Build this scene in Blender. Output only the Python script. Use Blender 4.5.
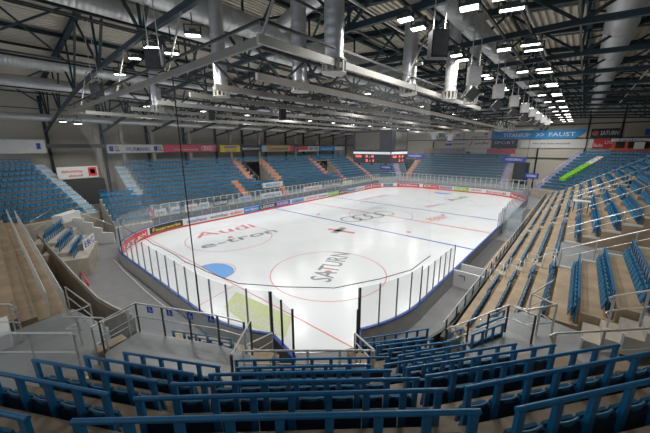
import bpy, math, random
from mathutils import Vector, Matrix
random.seed(7)
PI = math.pi
SC = bpy.context.scene
COL = SC.collection
for o in list(bpy.data.objects): bpy.data.objects.remove(o)

# ------------------------------------------------------------------ camera
CAM = Vector((20.731, -36.311, 9.686)); YAW = math.radians(40.755); PIT = math.radians(13.60); ROLL = math.radians(-0.137); FPX = 291.86
FW = Vector((-math.sin(YAW)*math.cos(PIT), math.cos(YAW)*math.cos(PIT), -math.sin(PIT)))
RT = Vector((math.cos(YAW), math.sin(YAW), 0)); UP = RT.cross(FW)
R2 = RT*math.cos(ROLL) + UP*math.sin(ROLL); U2 = UP*math.cos(ROLL) - RT*math.sin(ROLL)
cd = bpy.data.cameras.new('camera'); cam = bpy.data.objects.new('camera', cd); COL.objects.link(cam)
cd.sensor_fit = 'HORIZONTAL'; cd.sensor_width = 36; cd.lens = 36*FPX/650; cd.clip_start = .05; cd.clip_end = 400
m = Matrix((R2, U2, -FW)).transposed().to_4x4(); m.translation = CAM; cam.matrix_world = m
SC.camera = cam
def at(px, py, x=None, y=None, z=None):            # point of a known plane seen at a place of the photograph
    d = FW + R2*((px-325)/FPX) - U2*((py-216.5)/FPX)
    a, v = (0, x) if x is not None else ((1, y) if y is not None else (2, z))
    return CAM + d*((v-CAM[a])/d[a])

# ------------------------------------------------------------------ world, exposure
W = bpy.data.worlds.new('world'); SC.world = W; W.use_nodes = True
W.node_tree.nodes['Background'].inputs[0].default_value = (.80, .88, 1, 1)
W.node_tree.nodes['Background'].inputs[1].default_value = .5
SC.view_settings.view_transform = 'Standard'; SC.view_settings.look = 'None'
SC.view_settings.exposure = 0.4; SC.view_settings.gamma = 1
LAMP_W = 165.0

# ------------------------------------------------------------------ materials
def mat(name, col, rough=.6, metal=0, noise=0, nscale=6, bump=0, bscale=30, spec=.5, coat=0):
    M = bpy.data.materials.new(name); M.use_nodes = True; nt = M.node_tree; b = nt.nodes['Principled BSDF']
    b.inputs['Base Color'].default_value = (*col, 1); b.inputs['Roughness'].default_value = rough
    b.inputs['Metallic'].default_value = metal; b.inputs['Specular IOR Level'].default_value = spec
    b.inputs['Coat Weight'].default_value = coat
    tc = nt.nodes.new('ShaderNodeTexCoord')
    if noise:
        n = nt.nodes.new('ShaderNodeTexNoise'); n.inputs['Scale'].default_value = nscale; n.inputs['Detail'].default_value = 6
        r = nt.nodes.new('ShaderNodeValToRGB'); r.color_ramp.elements[0].position = .3; r.color_ramp.elements[1].position = .7
        r.color_ramp.elements[0].color = (*[c*(1-noise) for c in col], 1); r.color_ramp.elements[1].color = (*[min(1, c*(1+noise)) for c in col], 1)
        nt.links.new(tc.outputs['Object'], n.inputs['Vector']); nt.links.new(n.outputs['Fac'], r.inputs[0]); nt.links.new(r.outputs[0], b.inputs['Base Color'])
    if bump:
        n = nt.nodes.new('ShaderNodeTexNoise'); n.inputs['Scale'].default_value = bscale
        bp = nt.nodes.new('ShaderNodeBump'); bp.inputs['Strength'].default_value = bump
        nt.links.new(tc.outputs['Object'], n.inputs['Vector']); nt.links.new(n.outputs['Fac'], bp.inputs['Height']); nt.links.new(bp.outputs[0], b.inputs['Normal'])
    return M
def wavemat(name, col, scale, axis, strength=.6, rough=.5, metal=0):
    M = mat(name, col, rough, metal); nt = M.node_tree; b = nt.nodes['Principled BSDF']
    tc = nt.nodes.new('ShaderNodeTexCoord'); w = nt.nodes.new('ShaderNodeTexWave'); w.bands_direction = axis; w.inputs['Scale'].default_value = scale
    bp = nt.nodes.new('ShaderNodeBump'); bp.inputs['Strength'].default_value = strength; bp.inputs['Distance'].default_value = .05
    nt.links.new(tc.outputs['Object'], w.inputs['Vector']); nt.links.new(w.outputs['Fac'], bp.inputs['Height']); nt.links.new(bp.outputs[0], b.inputs['Normal'])
    return M
def seethru(name, col, a, rough=.1, gloss=0):
    M = bpy.data.materials.new(name); M.use_nodes = True; nt = M.node_tree; nt.nodes.clear()
    o = nt.nodes.new('ShaderNodeOutputMaterial'); t = nt.nodes.new('ShaderNodeBsdfTransparent'); p = nt.nodes.new('ShaderNodeBsdfPrincipled')
    p.inputs['Base Color'].default_value = (*col, 1); p.inputs['Roughness'].default_value = rough
    mx = nt.nodes.new('ShaderNodeMixShader'); mx.inputs[0].default_value = a
    nt.links.new(t.outputs[0], mx.inputs[1]); nt.links.new(p.outputs[0], mx.inputs[2]); nt.links.new(mx.outputs[0], o.inputs[0])
    return M
def emis(name, col, s):
    M = bpy.data.materials.new(name); M.use_nodes = True; b = M.node_tree.nodes['Principled BSDF']
    b.inputs['Base Color'].default_value = (*col, 1); b.inputs['Emission Color'].default_value = (*col, 1); b.inputs['Emission Strength'].default_value = s
    return M
K = {
 'ice': mat('ice', (.83, .86, .88), .22, noise=.035, nscale=.35, bump=.02, bscale=3),
 'rubber': mat('rubber_floor', (.20, .20, .205), .55, noise=.12, nscale=1.2, bump=.05),
 'grey_floor': mat('grey_floor', (.25, .26, .26), .45, noise=.15, nscale=1.1, bump=.05),
 'tan': mat('tan_concrete', (.34, .255, .165), .7, noise=.22, nscale=1.3, bump=.1),
 'conc': mat('pale_concrete', (.42, .38, .32), .75, noise=.15, nscale=1.5, bump=.1),
 'greyconc': mat('grey_concrete', (.26, .24, .21), .8, noise=.2, nscale=1.2, bump=.15),
 'tread_shade': mat('tan_tread_shaded', (.25, .19, .13), .6, noise=.25, nscale=2, bump=.1),  # tan treads darkened: shadow between the near rows is put into the colour
 'beam': mat('frame_beam_paint', (.22, .205, .18), .45, noise=.08, nscale=2),
 'white': mat('white_panel', (.66, .66, .64), .5, noise=.05, nscale=2),
 'tarp': mat('grey_board_back', (.50, .49, .47), .5, noise=.08, nscale=2),
 'rail': mat('blue_rail', (.004, .15, .34), .33, noise=.12, nscale=9, coat=.2),
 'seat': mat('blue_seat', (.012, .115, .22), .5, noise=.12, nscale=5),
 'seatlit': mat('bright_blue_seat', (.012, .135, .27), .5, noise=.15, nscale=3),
 'navy': mat('navy_seat', (.012, .035, .07), .5, noise=.2, nscale=8),
 'galv': mat('pale_galvanised_bars', (.66, .64, .60), .5, noise=.05),
 'steel': mat('stainless_steel', (.64, .635, .61), .36, metal=.7, noise=.08, nscale=5),
 'dsteel': mat('dark_steel', (.07, .08, .085), .4, metal=.4, noise=.15, nscale=4),
 'black': mat('black_paint', (.012, .014, .017), .5, noise=.2, nscale=5),
 'teal': mat('teal_steel', (.010, .030, .042), .45, noise=.2, nscale=2),
 'duct': wavemat('galvanised_duct', (.62, .63, .64), 1.2, 'Y', .25, .42, .6),
 'vduct': wavemat('galvanised_riser', (.60, .61, .62), 1.0, 'Z', .15, .35, .65),
 'deck': mat('roof_deck', (.68, .63, .53), .6, noise=.08, nscale=1),
 'wall': wavemat('beige_cladding', (.60, .56, .48), 2.2, 'Z', .5, .6),
 'alu': mat('aluminium_beam', (.40, .39, .36), .4, metal=.3, noise=.06, nscale=2),
 'post': mat('board_post', (.30, .31, .33), .4, metal=.4, noise=.1),
 'glass': seethru('clear_glass', (.70, .80, .84), .13, .05),
 'net': seethru('netting', (.70, .72, .74), .045, .8),
 'cap': mat('blue_cap', (.02, .065, .32), .35, noise=.1), 'kick': mat('red_kick', (.72, .07, .05), .4, noise=.1),
 'boardw': mat('white_board', (.78, .78, .78), .35, noise=.03), 'red': mat('red_paint', (.66, .05, .06), .5, noise=.08),
 'lred': mat('pink_red_banner', (.60, .08, .13), .5, noise=.08), 'blue': mat('blue_paint', (.03, .24, .62), .45, noise=.06),
 'dblue': mat('deep_blue_paint', (.02, .05, .42), .45, noise=.08), 'iceblue': mat('crease_blue', (.16, .40, .82), .3, noise=.05),
 'yellow': mat('yellow_paint', (.85, .62, .03), .5, noise=.05), 'orange': mat('orange_paint', (.72, .22, .12), .5, noise=.15, nscale=4),
 'green': mat('green_paint', (.25, .58, .06), .5, noise=.12), 'lilac': mat('lilac_paint', (.30, .30, .55), .5, noise=.1),
 'lblue': mat('pale_blue_paint', (.35, .52, .66), .5, noise=.1), 'lime': mat('lime_ice_paint', (.62, .68, .34), .35, noise=.05),
 'grey': mat('grey_paint', (.30, .30, .31), .5, noise=.06), 'purple': mat('purple_paint', (.14, .07, .42), .45, noise=.08),
 'dark': mat('dark_banner', (.025, .03, .045), .5, noise=.1), 'screen': mat('dark_screen', (.13, .118, .10), .35, noise=.1, nscale=3),
 'tanb': mat('tan_banner', (.55, .38, .18), .5, noise=.05), 'dgrey': mat('dark_grey', (.05, .05, .055), .6, noise=.2),
 'boothor': mat('orange_booth', (.72, .13, .04), .5, noise=.06), 'cyanb': mat('cyan_banner', (.02, .30, .70), .45, noise=.04),
 'lamp': emis('lamp_glass', (1, .98, .94), 6.0), 'led_red': emis('red_digits', (1, .12, .08), 1.6), 'led_w': emis('lit_strip', (.85, .9, .95), .25),
}

# ------------------------------------------------------------------ mesh helpers
class MB:
    def __init__(s): s.v = []; s.f = []; s.sm = []
    def add(s, vs, fs, smooth=False):
        n = len(s.v); s.v += [tuple(v) for v in vs]; s.f += [tuple(i+n for i in f) for f in fs]; s.sm += [smooth]*len(fs); return s
    def box(s, c, d, rz=0, M=None):
        x, y, z = d[0]/2, d[1]/2, d[2]/2
        vs = [Vector((a*x, b*y, e*z)) for e in (-1, 1) for b in (-1, 1) for a in (-1, 1)]
        R = M if M else Matrix.Rotation(rz, 3, 'Z')
        return s.add([R@v+Vector(c) for v in vs], [(0,2,3,1),(4,5,7,6),(0,1,5,4),(2,6,7,3),(0,4,6,2),(1,3,7,5)])
    def bar(s, a, b, w, h, up=(0, 0, 1)):            # w across, h along up
        a = Vector(a); b = Vector(b); d = (b-a); L = d.length; d.normalize(); up = Vector(up)
        sd = d.cross(up)
        if sd.length < 1e-4: sd = d.cross(Vector((1, 0, 0)))
        sd.normalize(); u = sd.cross(d)
        return s.box((a+b)/2, (L, w, h), M=Matrix((d, sd, u)).transposed() if True else None)
    def tube(s, pts, r, n=8, closed=False, cap=True):
        pts = [Vector(p) for p in pts]; k = len(pts); vs = []; prev = None
        for i, p in enumerate(pts):
            if closed: t = (pts[(i+1) % k]-pts[i-1])
            else: t = pts[min(i+1, k-1)]-pts[max(i-1, 0)]
            t.normalize()
            q = prev if prev is not None else (Vector((0, 0, 1)) if abs(t.z) < .9 else Vector((1, 0, 0)))
            u = (q-t*q.dot(t)); u.normalize(); w = t.cross(u); prev = u
            rr = r[i] if isinstance(r, (list, tuple)) else r
            if 0 < i < k-1 and not closed:
                c = (pts[i]-pts[i-1]).normalized().dot((pts[i+1]-pts[i]).normalized()); rr = rr/max(.6, math.sqrt(max(.36, (1+c)/2)))
            vs += [p+(u*math.cos(2*PI*j/n)+w*math.sin(2*PI*j/n))*rr for j in range(n)]
        fs = []
        for i in range(k if closed else k-1):
            for j in range(n): fs.append((i*n+j, i*n+(j+1) % n, ((i+1) % k)*n+(j+1) % n, ((i+1) % k)*n+j))
        s.add(vs, fs, True)
        if cap and not closed: s.add(vs[:n], [tuple(range(n-1, -1, -1))]); s.add(vs[-n:], [tuple(range(n))])
        return s
    def prism(s, poly, z0, z1):
        n = len(poly); vs = [(p[0], p[1], z0) for p in poly]+[(p[0], p[1], z1) for p in poly]
        a = sum(poly[i][0]*poly[(i+1) % n][1]-poly[(i+1) % n][0]*poly[i][1] for i in range(n))
        fs = [tuple(range(n-1, -1, -1)), tuple(range(n, 2*n))]+[(i, (i+1) % n, n+(i+1) % n, n+i) for i in range(n)]
        if a < 0: fs = [f[::-1] for f in fs]
        return s.add(vs, fs)
    def slab(s, o, ex, ey, w, h, t):                 # flat panel from corner o, axes ex, ey, thickness t behind
        o = Vector(o); ex = Vector(ex).normalized(); ey = Vector(ey).normalized(); n = ex.cross(ey)
        return s.box(o+ex*w/2+ey*h/2-n*t/2, (w, h, t), M=Matrix((ex, ey, n)).transposed())
    def build(s, name, m, parent=None, kind=None):
        me = bpy.data.meshes.new(name)
        off = Vector(parent['_o']) if parent is not None and '_o' in parent else Vector((0, 0, 0))
        me.from_pydata([tuple(Vector(v)-off) for v in s.v], [], s.f); me.update()
        me.polygons.foreach_set('use_smooth', s.sm); me.materials.append(K[m] if isinstance(m, str) else m)
        o = bpy.data.objects.new(name, me); COL.objects.link(o)
        if parent is not None:
            o.parent = parent; o['_o'] = tuple(off)
        else:
            o['_o'] = (0.0, 0.0, 0.0)
        if kind: o['kind'] = kind
        return o
ALL = []
def tag(o, label, cat, group=None, kind=None):
    o['label'] = label; o['category'] = cat
    if group: o['group'] = group
    if kind: o['kind'] = kind
    return o
def thing(name, label, cat, loc=(0, 0, 0), group=None):
    o = bpy.data.objects.new(name, None); COL.objects.link(o); o.location = loc; o.empty_display_size = .2; o['_o'] = tuple(loc)
    return tag(o, label, cat, group)
def struct(o): o['kind'] = 'structure'; return o
def lettering(s, o, ex, ey, w, h, m, parent, name='lettering', bold=0, ext=.006, shear=0):
    """text fitted in a w x h box with lower left corner o on the plane ex, ey"""
    c = bpy.data.curves.new('t', 'FONT'); c.body = s; c.extrude = ext; c.offset = bold; c.shear = shear; c.resolution_u = 2
    t = bpy.data.objects.new('t', c); COL.objects.link(t); dg = bpy.context.evaluated_depsgraph_get(); dg.update()
    me = bpy.data.meshes.new_from_object(t.evaluated_get(dg)); bpy.data.objects.remove(t)
    xs = [v.co.x for v in me.vertices]; ys = [v.co.y for v in me.vertices]
    if not xs: return
    x0, x1, y0, y1 = min(xs), max(xs), min(ys), max(ys); sx = w/(x1-x0); sy = h/(y1-y0)
    o = Vector(o); ex = Vector(ex).normalized(); ey = Vector(ey).normalized(); n = ex.cross(ey)
    mb = MB(); mb.add([o+ex*((v.co.x-x0)*sx)+ey*((v.co.y-y0)*sy)+n*v.co.z for v in me.vertices], [tuple(p.vertices) for p in me.polygons])
    bpy.data.meshes.remove(me)
    return mb.build(name, m, parent)
def copy_tree(o, parent=None):
    c = o.copy(); COL.objects.link(c); c.parent = parent
    for ch in o.children: copy_tree(ch, c)
    return c
ORD = ['first','second','third','fourth','fifth','sixth','seventh','eighth','ninth','tenth','eleventh','twelfth','thirteenth','fourteenth','fifteenth','sixteenth','seventeenth','eighteenth','nineteenth','twentieth']
def ordn(i):
    if i < 20: return ORD[i]
    t = {2:'twenty',3:'thirty',4:'forty',5:'fifty',6:'sixty',7:'seventy'}[(i+1)//10]
    return (t+'-'+ORD[(i+1) % 10-1]) if (i+1) % 10 else t[:-1]+'ieth'

# ------------------------------------------------------------------ lights of the hall: real flood lamps hung under the trusses
def make_lamp(p, label, tilt=0, rz=0, power=1.0, size=(.62, .42), group='flood lamps under the roof', top=.8):
    t = thing('flood_lamp', label, 'lamp', tuple(p), group)
    t.rotation_euler = (0, tilt, rz)
    t['_o'] = (0., 0., 0.)
    w, d = size
    hs = MB().box((0, 0, .09), (w, d, .12)).box((0, 0, .19), (w*.45, d*.6, .12)).build('housing', 'dsteel', t)
    MB().box((0, 0, .015), (w*.92, d*.9, .03)).build('lamp_glass', 'lamp', hs)
    b = MB(); b.bar((-w/2-.02, 0, .08), (-w/2-.02, 0, .42), .03, .05).bar((w/2+.02, 0, .08), (w/2+.02, 0, .42), .03, .05).bar((-w/2-.03, 0, .42), (w/2+.03, 0, .42), .05, .03)
    b.bar((0, 0, .42), (0, 0, top), .04, .04).build('bracket', 'black', t)
    l = bpy.data.lights.new('flood_light', 'AREA'); l.shape = 'RECTANGLE'; l.size = w*.9; l.size_y = d*.9; l.energy = LAMP_W*power; l.color = (1, .985, .95); l.spread = math.radians(165)
    lo = bpy.data.objects.new('flood_light', l); COL.objects.link(lo); lo.parent = t; lo.location = (0, 0, -.03)
    return t
def ztop(x): return 19.6-.085*abs(x)
def zbot(x):
    P = [(-40, 10.9), (-34, 11.5), (-23, 13.0), (-11.5, 14.4), (-4, 14.85), (3, 15.02), (22, 14.95), (28, 14.5), (36, 13.6)]
    for (a, za), (b, zb) in zip(P, P[1:]):
        if a <= x <= b: return za+(zb-za)*(x-a)/(b-a)
    return 14
LAMPX = []
def lamp_rail(x, z, label):
    tag(MB().bar((x, -36, z), (x, 44, z), .1, .1).build('lamp_rail', 'black'), label, 'rail', 'lamp rails')
for x, l in ((14.9, 'dark lamp rail by the duct with nozzles'), (17.0, 'dark lamp rail above the front rows of the right stand'), (18.1, 'dark lamp rail furthest right, carrying narrow lamps')): lamp_rail(x, 14.83, l)
for x, l in ((-13.5, 'dark lamp rail over the left boards'), (-16, 'dark lamp rail over the front rows of the left stand'), (-5, 'dark lamp rail left of centre over the ice'), (5, 'dark lamp rail right of centre over the ice')): lamp_rail(x, 14.2-.0*x if x < -10 else 14.83, l)
for i in range(12):
    y = -24.3+6*i
    make_lamp((14.9, y-.55, 14.3), f'white flood lamp, {ordn(2*i)} from the camera in the inner row above the right stand', .0, .1, .55, (.55, .36), top=.5)
    make_lamp((14.9, y+.6, 14.3), f'white flood lamp, {ordn(2*i+1)} from the camera in the inner row above the right stand', .0, .1, .55, (.55, .36), top=.5)
    make_lamp((17.0, y, 14.3), f'white flood lamp, {ordn(i)} from the camera in the middle row above the right stand', .0, .2, .5, (.62, .42), top=.5)
    make_lamp((18.1, y, 14.3), f'narrow white flood lamp, {ordn(2*i)} from the camera in the outer row above the right stand', .0, .3, .2, (.8, .2), top=.5)
    if i % 2 == 0 or i < 4: make_lamp((18.1, y+1.1, 14.3), f'narrow white flood lamp, {ordn(2*i+1)} from the camera in the outer row above the right stand', .0, .3, .2, (.8, .2), top=.5)
for i in range(11):
    y = -24.3+6*i
    for x, what in ((-13.5, 'inner'), (-16, 'outer')):
        make_lamp((x, y, 13.6), f'white flood lamp, {ordn(i)} from the camera in the {what} row above the left stand', 0, .2, 1.0, (.55, .36), top=.57)
for i, (px, py) in enumerate([(147, 21), (152, 41), (134, 53), (193, 36), (97, 81), (63, 122), (78, 124), (172, 54), (120, 75)]):
    q = at(px, py, y=-29.6); q.z = min(q.z, zbot(q.x)-.5)
    make_lamp(q, f'flood lamp hung near the first truss, {ordn(i)} brightest at upper left', 0, .9, .8, (.6, .26), 'lamps by the first truss', top=max(.45, zbot(q.x)-q.z))
for i, y in enumerate((-12, 0, 12, 24)):
    for x, w in ((-5, 'left'), (5, 'right')):
        make_lamp((x, y, 14.3), f'flood lamp over the ice {w} of centre, {ordn(i)} along the rink', 0, 0, 1.6, (.5, .35), top=.5)

# ------------------------------------------------------------------ room shell
struct(MB().box((0, 5, -.1), (84, 110, .2)).build('floor', 'rubber'))
XL, XR, YF = -33.5, 38.5, 47.0
struct(MB().box((XL-.15, 2, 8.5), (.3, 92, 17.5)).build('wall_left', 'wall'))
struct(MB().box((XR+.15, 2, 8.5), (.3, 92, 17.5)).build('wall_right', 'wall'))
struct(MB().box((2.5, YF+.15, 9.9), (73, .3, 19.8)).build('wall_far', 'wall'))
d = MB(); xs = []; x = -34.0; up = 0                      # corrugated roof deck, ribs along the hall
while x <= 39.0:
    for dx, dz in ((0, 0), (.18, 0), (.20, .26), (.40, .26)): xs.append((x+dx, ztop(x+dx)+.25+dz))
    x += .42
vs = [(a, -46, b) for a, b in xs]+[(a, 47.2, b) for a, b in xs]; n = len(xs)
d.add(vs, [(i, i+1, n+i+1, n+i) for i in range(n-1)])
vs2 = [(a, -46, b+.3) for a, b in xs[::len(xs)-1]]; d.add([(-34, -46, ztop(34)+.6), (0, -46, ztop(0)+.6), (39.2, -46, ztop(39)+.6), (-34, 47.2, ztop(34)+.6), (0, 47.2, ztop(0)+.6), (39.2, 47.2, ztop(39)+.6)], [(0, 1, 4, 3), (1, 2, 5, 4)])
struct(d.build('ceiling', 'deck'))
for i, y in enumerate([-36+6*k for k in range(14)]):
    struct(MB().box((XL+.25, y, 8), (.35, .3, 16)).build('trim_%d' % (i+1), 'teal'))
for i, x in enumerate([-27, -19, -11, -3, 5, 13, 21, 26, 31]):
    struct(MB().box((x, YF-.1, 8.8), (.3, .2, 17.4)).build('trim_%d' % (i+20), 'black'))
for i, z in enumerate((6.9, 11.15, 14.0)):
    struct(MB().box((0, YF-.1, z), (67, .2, .22)).build('trim_%d' % (i+40), 'dsteel'))

# ------------------------------------------------------------------ roof trusses
def truss(y, idx):
    t = thing('roof_truss', f'dark teal steel roof truss across the hall, {ordn(idx)} from the camera end', 'truss', (0, y, 0), 'roof trusses')
    X = [-33.4, -29, -21, -12.9, -4.6, 3.4, 11.6, 19.8, 28, 33.8]
    b = MB()
    for a, c in zip(X, X[1:]): b.bar((a, y, zbot(a)), (c, y, zbot(c)), .20, .26)
    b.build('bottom_chord', 'teal', t)
    b = MB()
    for a, c in ((-33.4, 0), (0, 33.8)):
        for dz, w, h in ((0, .34, .06), (.2, .08, .4), (-.2+.0, .34, .05)):
            b.bar((a, y, ztop(a)-.1+dz*.9), (c, y, ztop(c)-.1+dz*.9), w, h)
    b.build('top_chord', 'teal', t)
    for a, c in zip(X, X[1:]):
        m = (a+c)/2
        MB().bar((a, y, zbot(a)), (m, y, ztop(m)-.2), .13, .13).build('web_brace', 'teal', t)
        MB().bar((m, y, ztop(m)-.2), (c, y, zbot(c)), .13, .13).build('web_brace', 'teal', t)
    for a in X[1:-1]:
        MB().bar((a, y, zbot(a)), (a, y, ztop(a)-.2), .12, .12).build('web_post', 'teal', t)
for i in range(14): truss(-36+6*i, i)
for i, x in enumerate([-29, -21, -12.9, -4.6, 3.4, 11.6, 19.8, 28]):
    o = MB(); z = ztop(x)-.05
    o.box((x, 5, z), (.18, 84, .24)).box((x, 5, z+.12), (.3, 84, .04)).box((x, 5, z-.12), (.3, 84, .04))
    tag(o.build('roof_purlin', 'teal'), f'dark steel beam under the roof deck along the hall, {ordn(i)} from the left wall', 'beam', 'roof purlins')
for i, x in enumerate([-17, -8.7, -.6, 7.5, 15.7, 23.9]):
    tag(MB().box((x, 5, ztop(x)-.02), (.12, 84, .2)).build('roof_rail', 'black'), f'thin dark beam under the roof deck along the hall, {ordn(i)} from the left wall', 'beam', 'thin roof beams')
for i, x in enumerate([-21, -4.6, 3.4, 11.6, 19.8]):       # long sway bracing between the bottom chords
    o = MB().bar((x, -36, zbot(x)+.1), (x, 42, zbot(x)+.1), .08, .08)
    tag(o.build('tie_rod', 'dsteel'), f'thin steel tie along the lower chords of the trusses, {ordn(i)} from the left', 'tie rod', 'truss ties')
k = 0
for y in range(-36, 42, 12):
    for x0, x1 in ((-29, -21), (-12.9, -4.6), (3.4, 11.6), (19.8, 28)):
        o = MB().bar((x0, y, zbot(x0)+2.2), (x1, y+6, ztop(x1)-.35), .1, .1).bar((x1, y, ztop(x1)-.35), (x0, y+6, zbot(x0)+2.2), .1, .1)
        tag(o.build('cross_brace', 'teal'), f'crossed dark steel braces between two trusses, {ordn(k)} pair counted from the near left', 'brace', 'roof cross braces'); k += 1

# ------------------------------------------------------------------ ducts
def duct(name, label, pts, r, mt='duct', noz=None):
    t = thing(name, label, 'duct', tuple(pts[0]))
    MB().tube(pts, r, 20).build('pipe', mt, t)
    L = [Vector(p) for p in pts]; tot = sum((b-a).length for a, b in zip(L, L[1:])); b = MB(); c = 0
    for a, e in zip(L, L[1:]):
        dd = (e-a).normalized(); s = 1.0
        while s < (e-a).length-.3 and c < 26:
            MB().tube([a+dd*s, a+dd*(s+.07)], r+.025, 20, cap=True).build('joint_ring', mt, t); s += 3.0; c += 1
    if noz:
        for p, q in noz: MB().tube([p, q], .17, 10).build('nozzle', 'duct', t)
    return t
duct('ventilation_duct', 'big silver duct with rows of nozzles above the inner edge of the right stand', [(14.9, -34, 16.3), (14.9, 44, 16.3)], .55, noz=[((14.9, -26+2*i, 16.0), (15.5, -26+2*i, 15.65)) for i in range(30)])
duct('ventilation_duct', 'biggest silver duct high above the right stand by the right roof slope', [(21.3, -34, 16.25), (21.3, 44, 16.25)], .72)
duct('ventilation_duct', 'large silver duct left of the net frame corner, crossing the top of view', [(4.6, -36, 16.6), (4.6, 44, 16.6)], .62)
duct('ventilation_duct', 'large silver duct second from the top of the upper left roof', [(1.2, -36, 16.6), (1.2, 44, 16.6)], .5)
duct('ventilation_duct', 'silver duct passing behind the first truss at upper left, upper of the pair', [(-15.2, -38, 16.6), (-15.2, 44, 16.6)], .62)
duct('ventilation_duct', 'silver duct at upper left, lower of the pair behind the truss', [(-19.5, -38, 15.45), (-19.5, 44, 15.45)], .62)
duct('ventilation_duct', 'thin silver duct low over the top of the left stand', [(-26.5, -40, 12.9), (-26.5, 44, 12.9)], .42)
duct('branch_duct', 'short silver branch duct crossing near the roof, with an elbow turned down', [(10.6, -23.2, 17.6), (6.2, -22.6, 17.2), (5.0, -22.4, 17.0)], .4)
def riser(px, py, label, r=.36, top=17.4):
    q = at(px, py, z=12.3)
    t = thing('duct_riser', label, 'duct', tuple(q), 'vertical duct risers')
    MB().tube([(q.x, q.y, 12.75), (q.x, q.y, top)], r, 18).build('pipe', 'vduct', t)
    for z in (13.9, 15.3, 16.7): MB().tube([(q.x, q.y, z), (q.x, q.y, z+.05)], r+.02, 18).build('joint_ring', 'vduct', t)
    b = MB().tube([(q.x, q.y, 12.72), (q.x, q.y, 12.78)], r+.1, 18)
    b.tube([(q.x, q.y, 12.3), (q.x, q.y, 12.34)], r+.1, 18)
    for j in range(12):
        a = 2*PI*j/12; b.box((q.x+(r+.06)*math.cos(a), q.y+(r+.06)*math.sin(a), 12.53), (.05, .09, .42), a)
    b.build('slotted_outlet', 'alu', t)
for px, py, l in ((334, 74, 'thick silver vertical duct right of the net frame corner'), (408, 95, 'silver vertical duct beside the hanging loudspeaker'), (222, 97, 'silver vertical duct left of the net frame corner'), (300, 92, 'silver vertical duct seen through the net behind the frame corner'), (449, 100, 'silver vertical duct right of the hanging black loudspeaker'), (158, 112, 'grey vertical duct left behind the netting'), (470, 104, 'distant silver vertical duct above the right boards')):
    riser(px, py, l, .36 if px < 440 else .33)
# thin conduits
for i, (x, z) in enumerate(((17.9, 15.6), (23.6, 15.3), (12.6, 15.5))):
    tag(MB().tube([(x, -34, z), (x, 44, z)], .06, 8).build('conduit', 'steel'), f'thin pale conduit running along the hall under the roof, {ordn(i)} listed beside the ducts', 'pipe', 'conduits')

# ------------------------------------------------------------------ net frame, nets
FZ = 12.6
fr = thing('net_frame', 'pale aluminium frame hung from the roof above the near end, carrying the safety net', 'frame', (13.4, -30.5, FZ))
def lat(a, b, nm):
    a = Vector(a); b = Vector(b); m = MB().bar(a, b, .12, .24 if nm == 'frame_beam' else .24); m.build(nm, 'beam' if abs(a.y-b.y) < 1 else 'alu', fr)
lat((-13.6, -30.5, FZ), (13.4, -30.5, FZ), 'frame_beam'); lat((13.4, -30.66, FZ), (13.9, -9, FZ), 'frame_beam'); lat((-13.6, -30.5, FZ), (-13.9, -9, FZ), 'frame_beam')
b = MB(); b.bar((-13.6, -30.5, FZ+.5), (13.4, -30.5, FZ+.5), .08, .08); b.bar((13.4, -30.5, FZ+.5), (13.9, -9, FZ+.5), .08, .08); b.build('upper_rail', 'black', fr)
for x, y in [(-9, -30.5), (0, -30.5), (7, -30.5), (13.4, -30.5), (13.6, -22), (13.8, -14)]:
    MB().tube([(x, y, FZ+.1), (x+.9, y+.5, 15.1)], .04, 8).build('hanger_tube', 'alu', fr)
# light lattice girders along the hall under the trusses over the ice
def girder(x, y0, y1, z, lab, mt='alu'):
    t = thing('lattice_girder', lab, 'girder', (x, y0, z), 'lattice girders over the ice')
    MB().bar((x, y0, z), (x, y1, z), .16, .26).build('lower_chord', 'beam' if x > 0 else mt, t); MB().bar((x, y0, z+1.1), (x, y1, z+1.1), .12, .14).build('upper_chord', 'black', t)
    b = MB(); y = y0; s = 0
    while y < y1-1.4:
        b.bar((x, y, z+(0 if s else 1.1)), (x, y+1.4, z+(1.1 if s else 0)), .08, .08); y += 1.4; s ^= 1
    b.build('lattice_web', 'black', t)
girder(10.4, -28.5, 30, 12.4, 'pale lattice girder over the ice, nearest the right boards'); girder(7.2, -28.5, 30, 12.4, 'pale lattice girder over the ice, second from the right')
girder(3.6, -28, 30, 12.5, 'pale lattice girder over the ice, third from the right'); girder(-1, -28, 30, 12.5, 'pale lattice girder over the ice, fourth from the right'); girder(-6, -28, 30, 12.5, 'pale lattice girder over the ice, fifth from the right'); girder(-10.5, -30, 30, 12.4, 'pale lattice girder over the ice, nearest the left boards')
for i, y in enumerate((-21, -9, 3, 15)):
    t = thing('cross_girder', f'dark lattice girder across the rink above the ice, {ordn(i)} from the camera', 'girder', (0, y, 13.7), 'cross girders')
    MB().bar((-14, y, 13.7), (14, y, 13.7), .12, .14).build('chord', 'alu', t)

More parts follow.
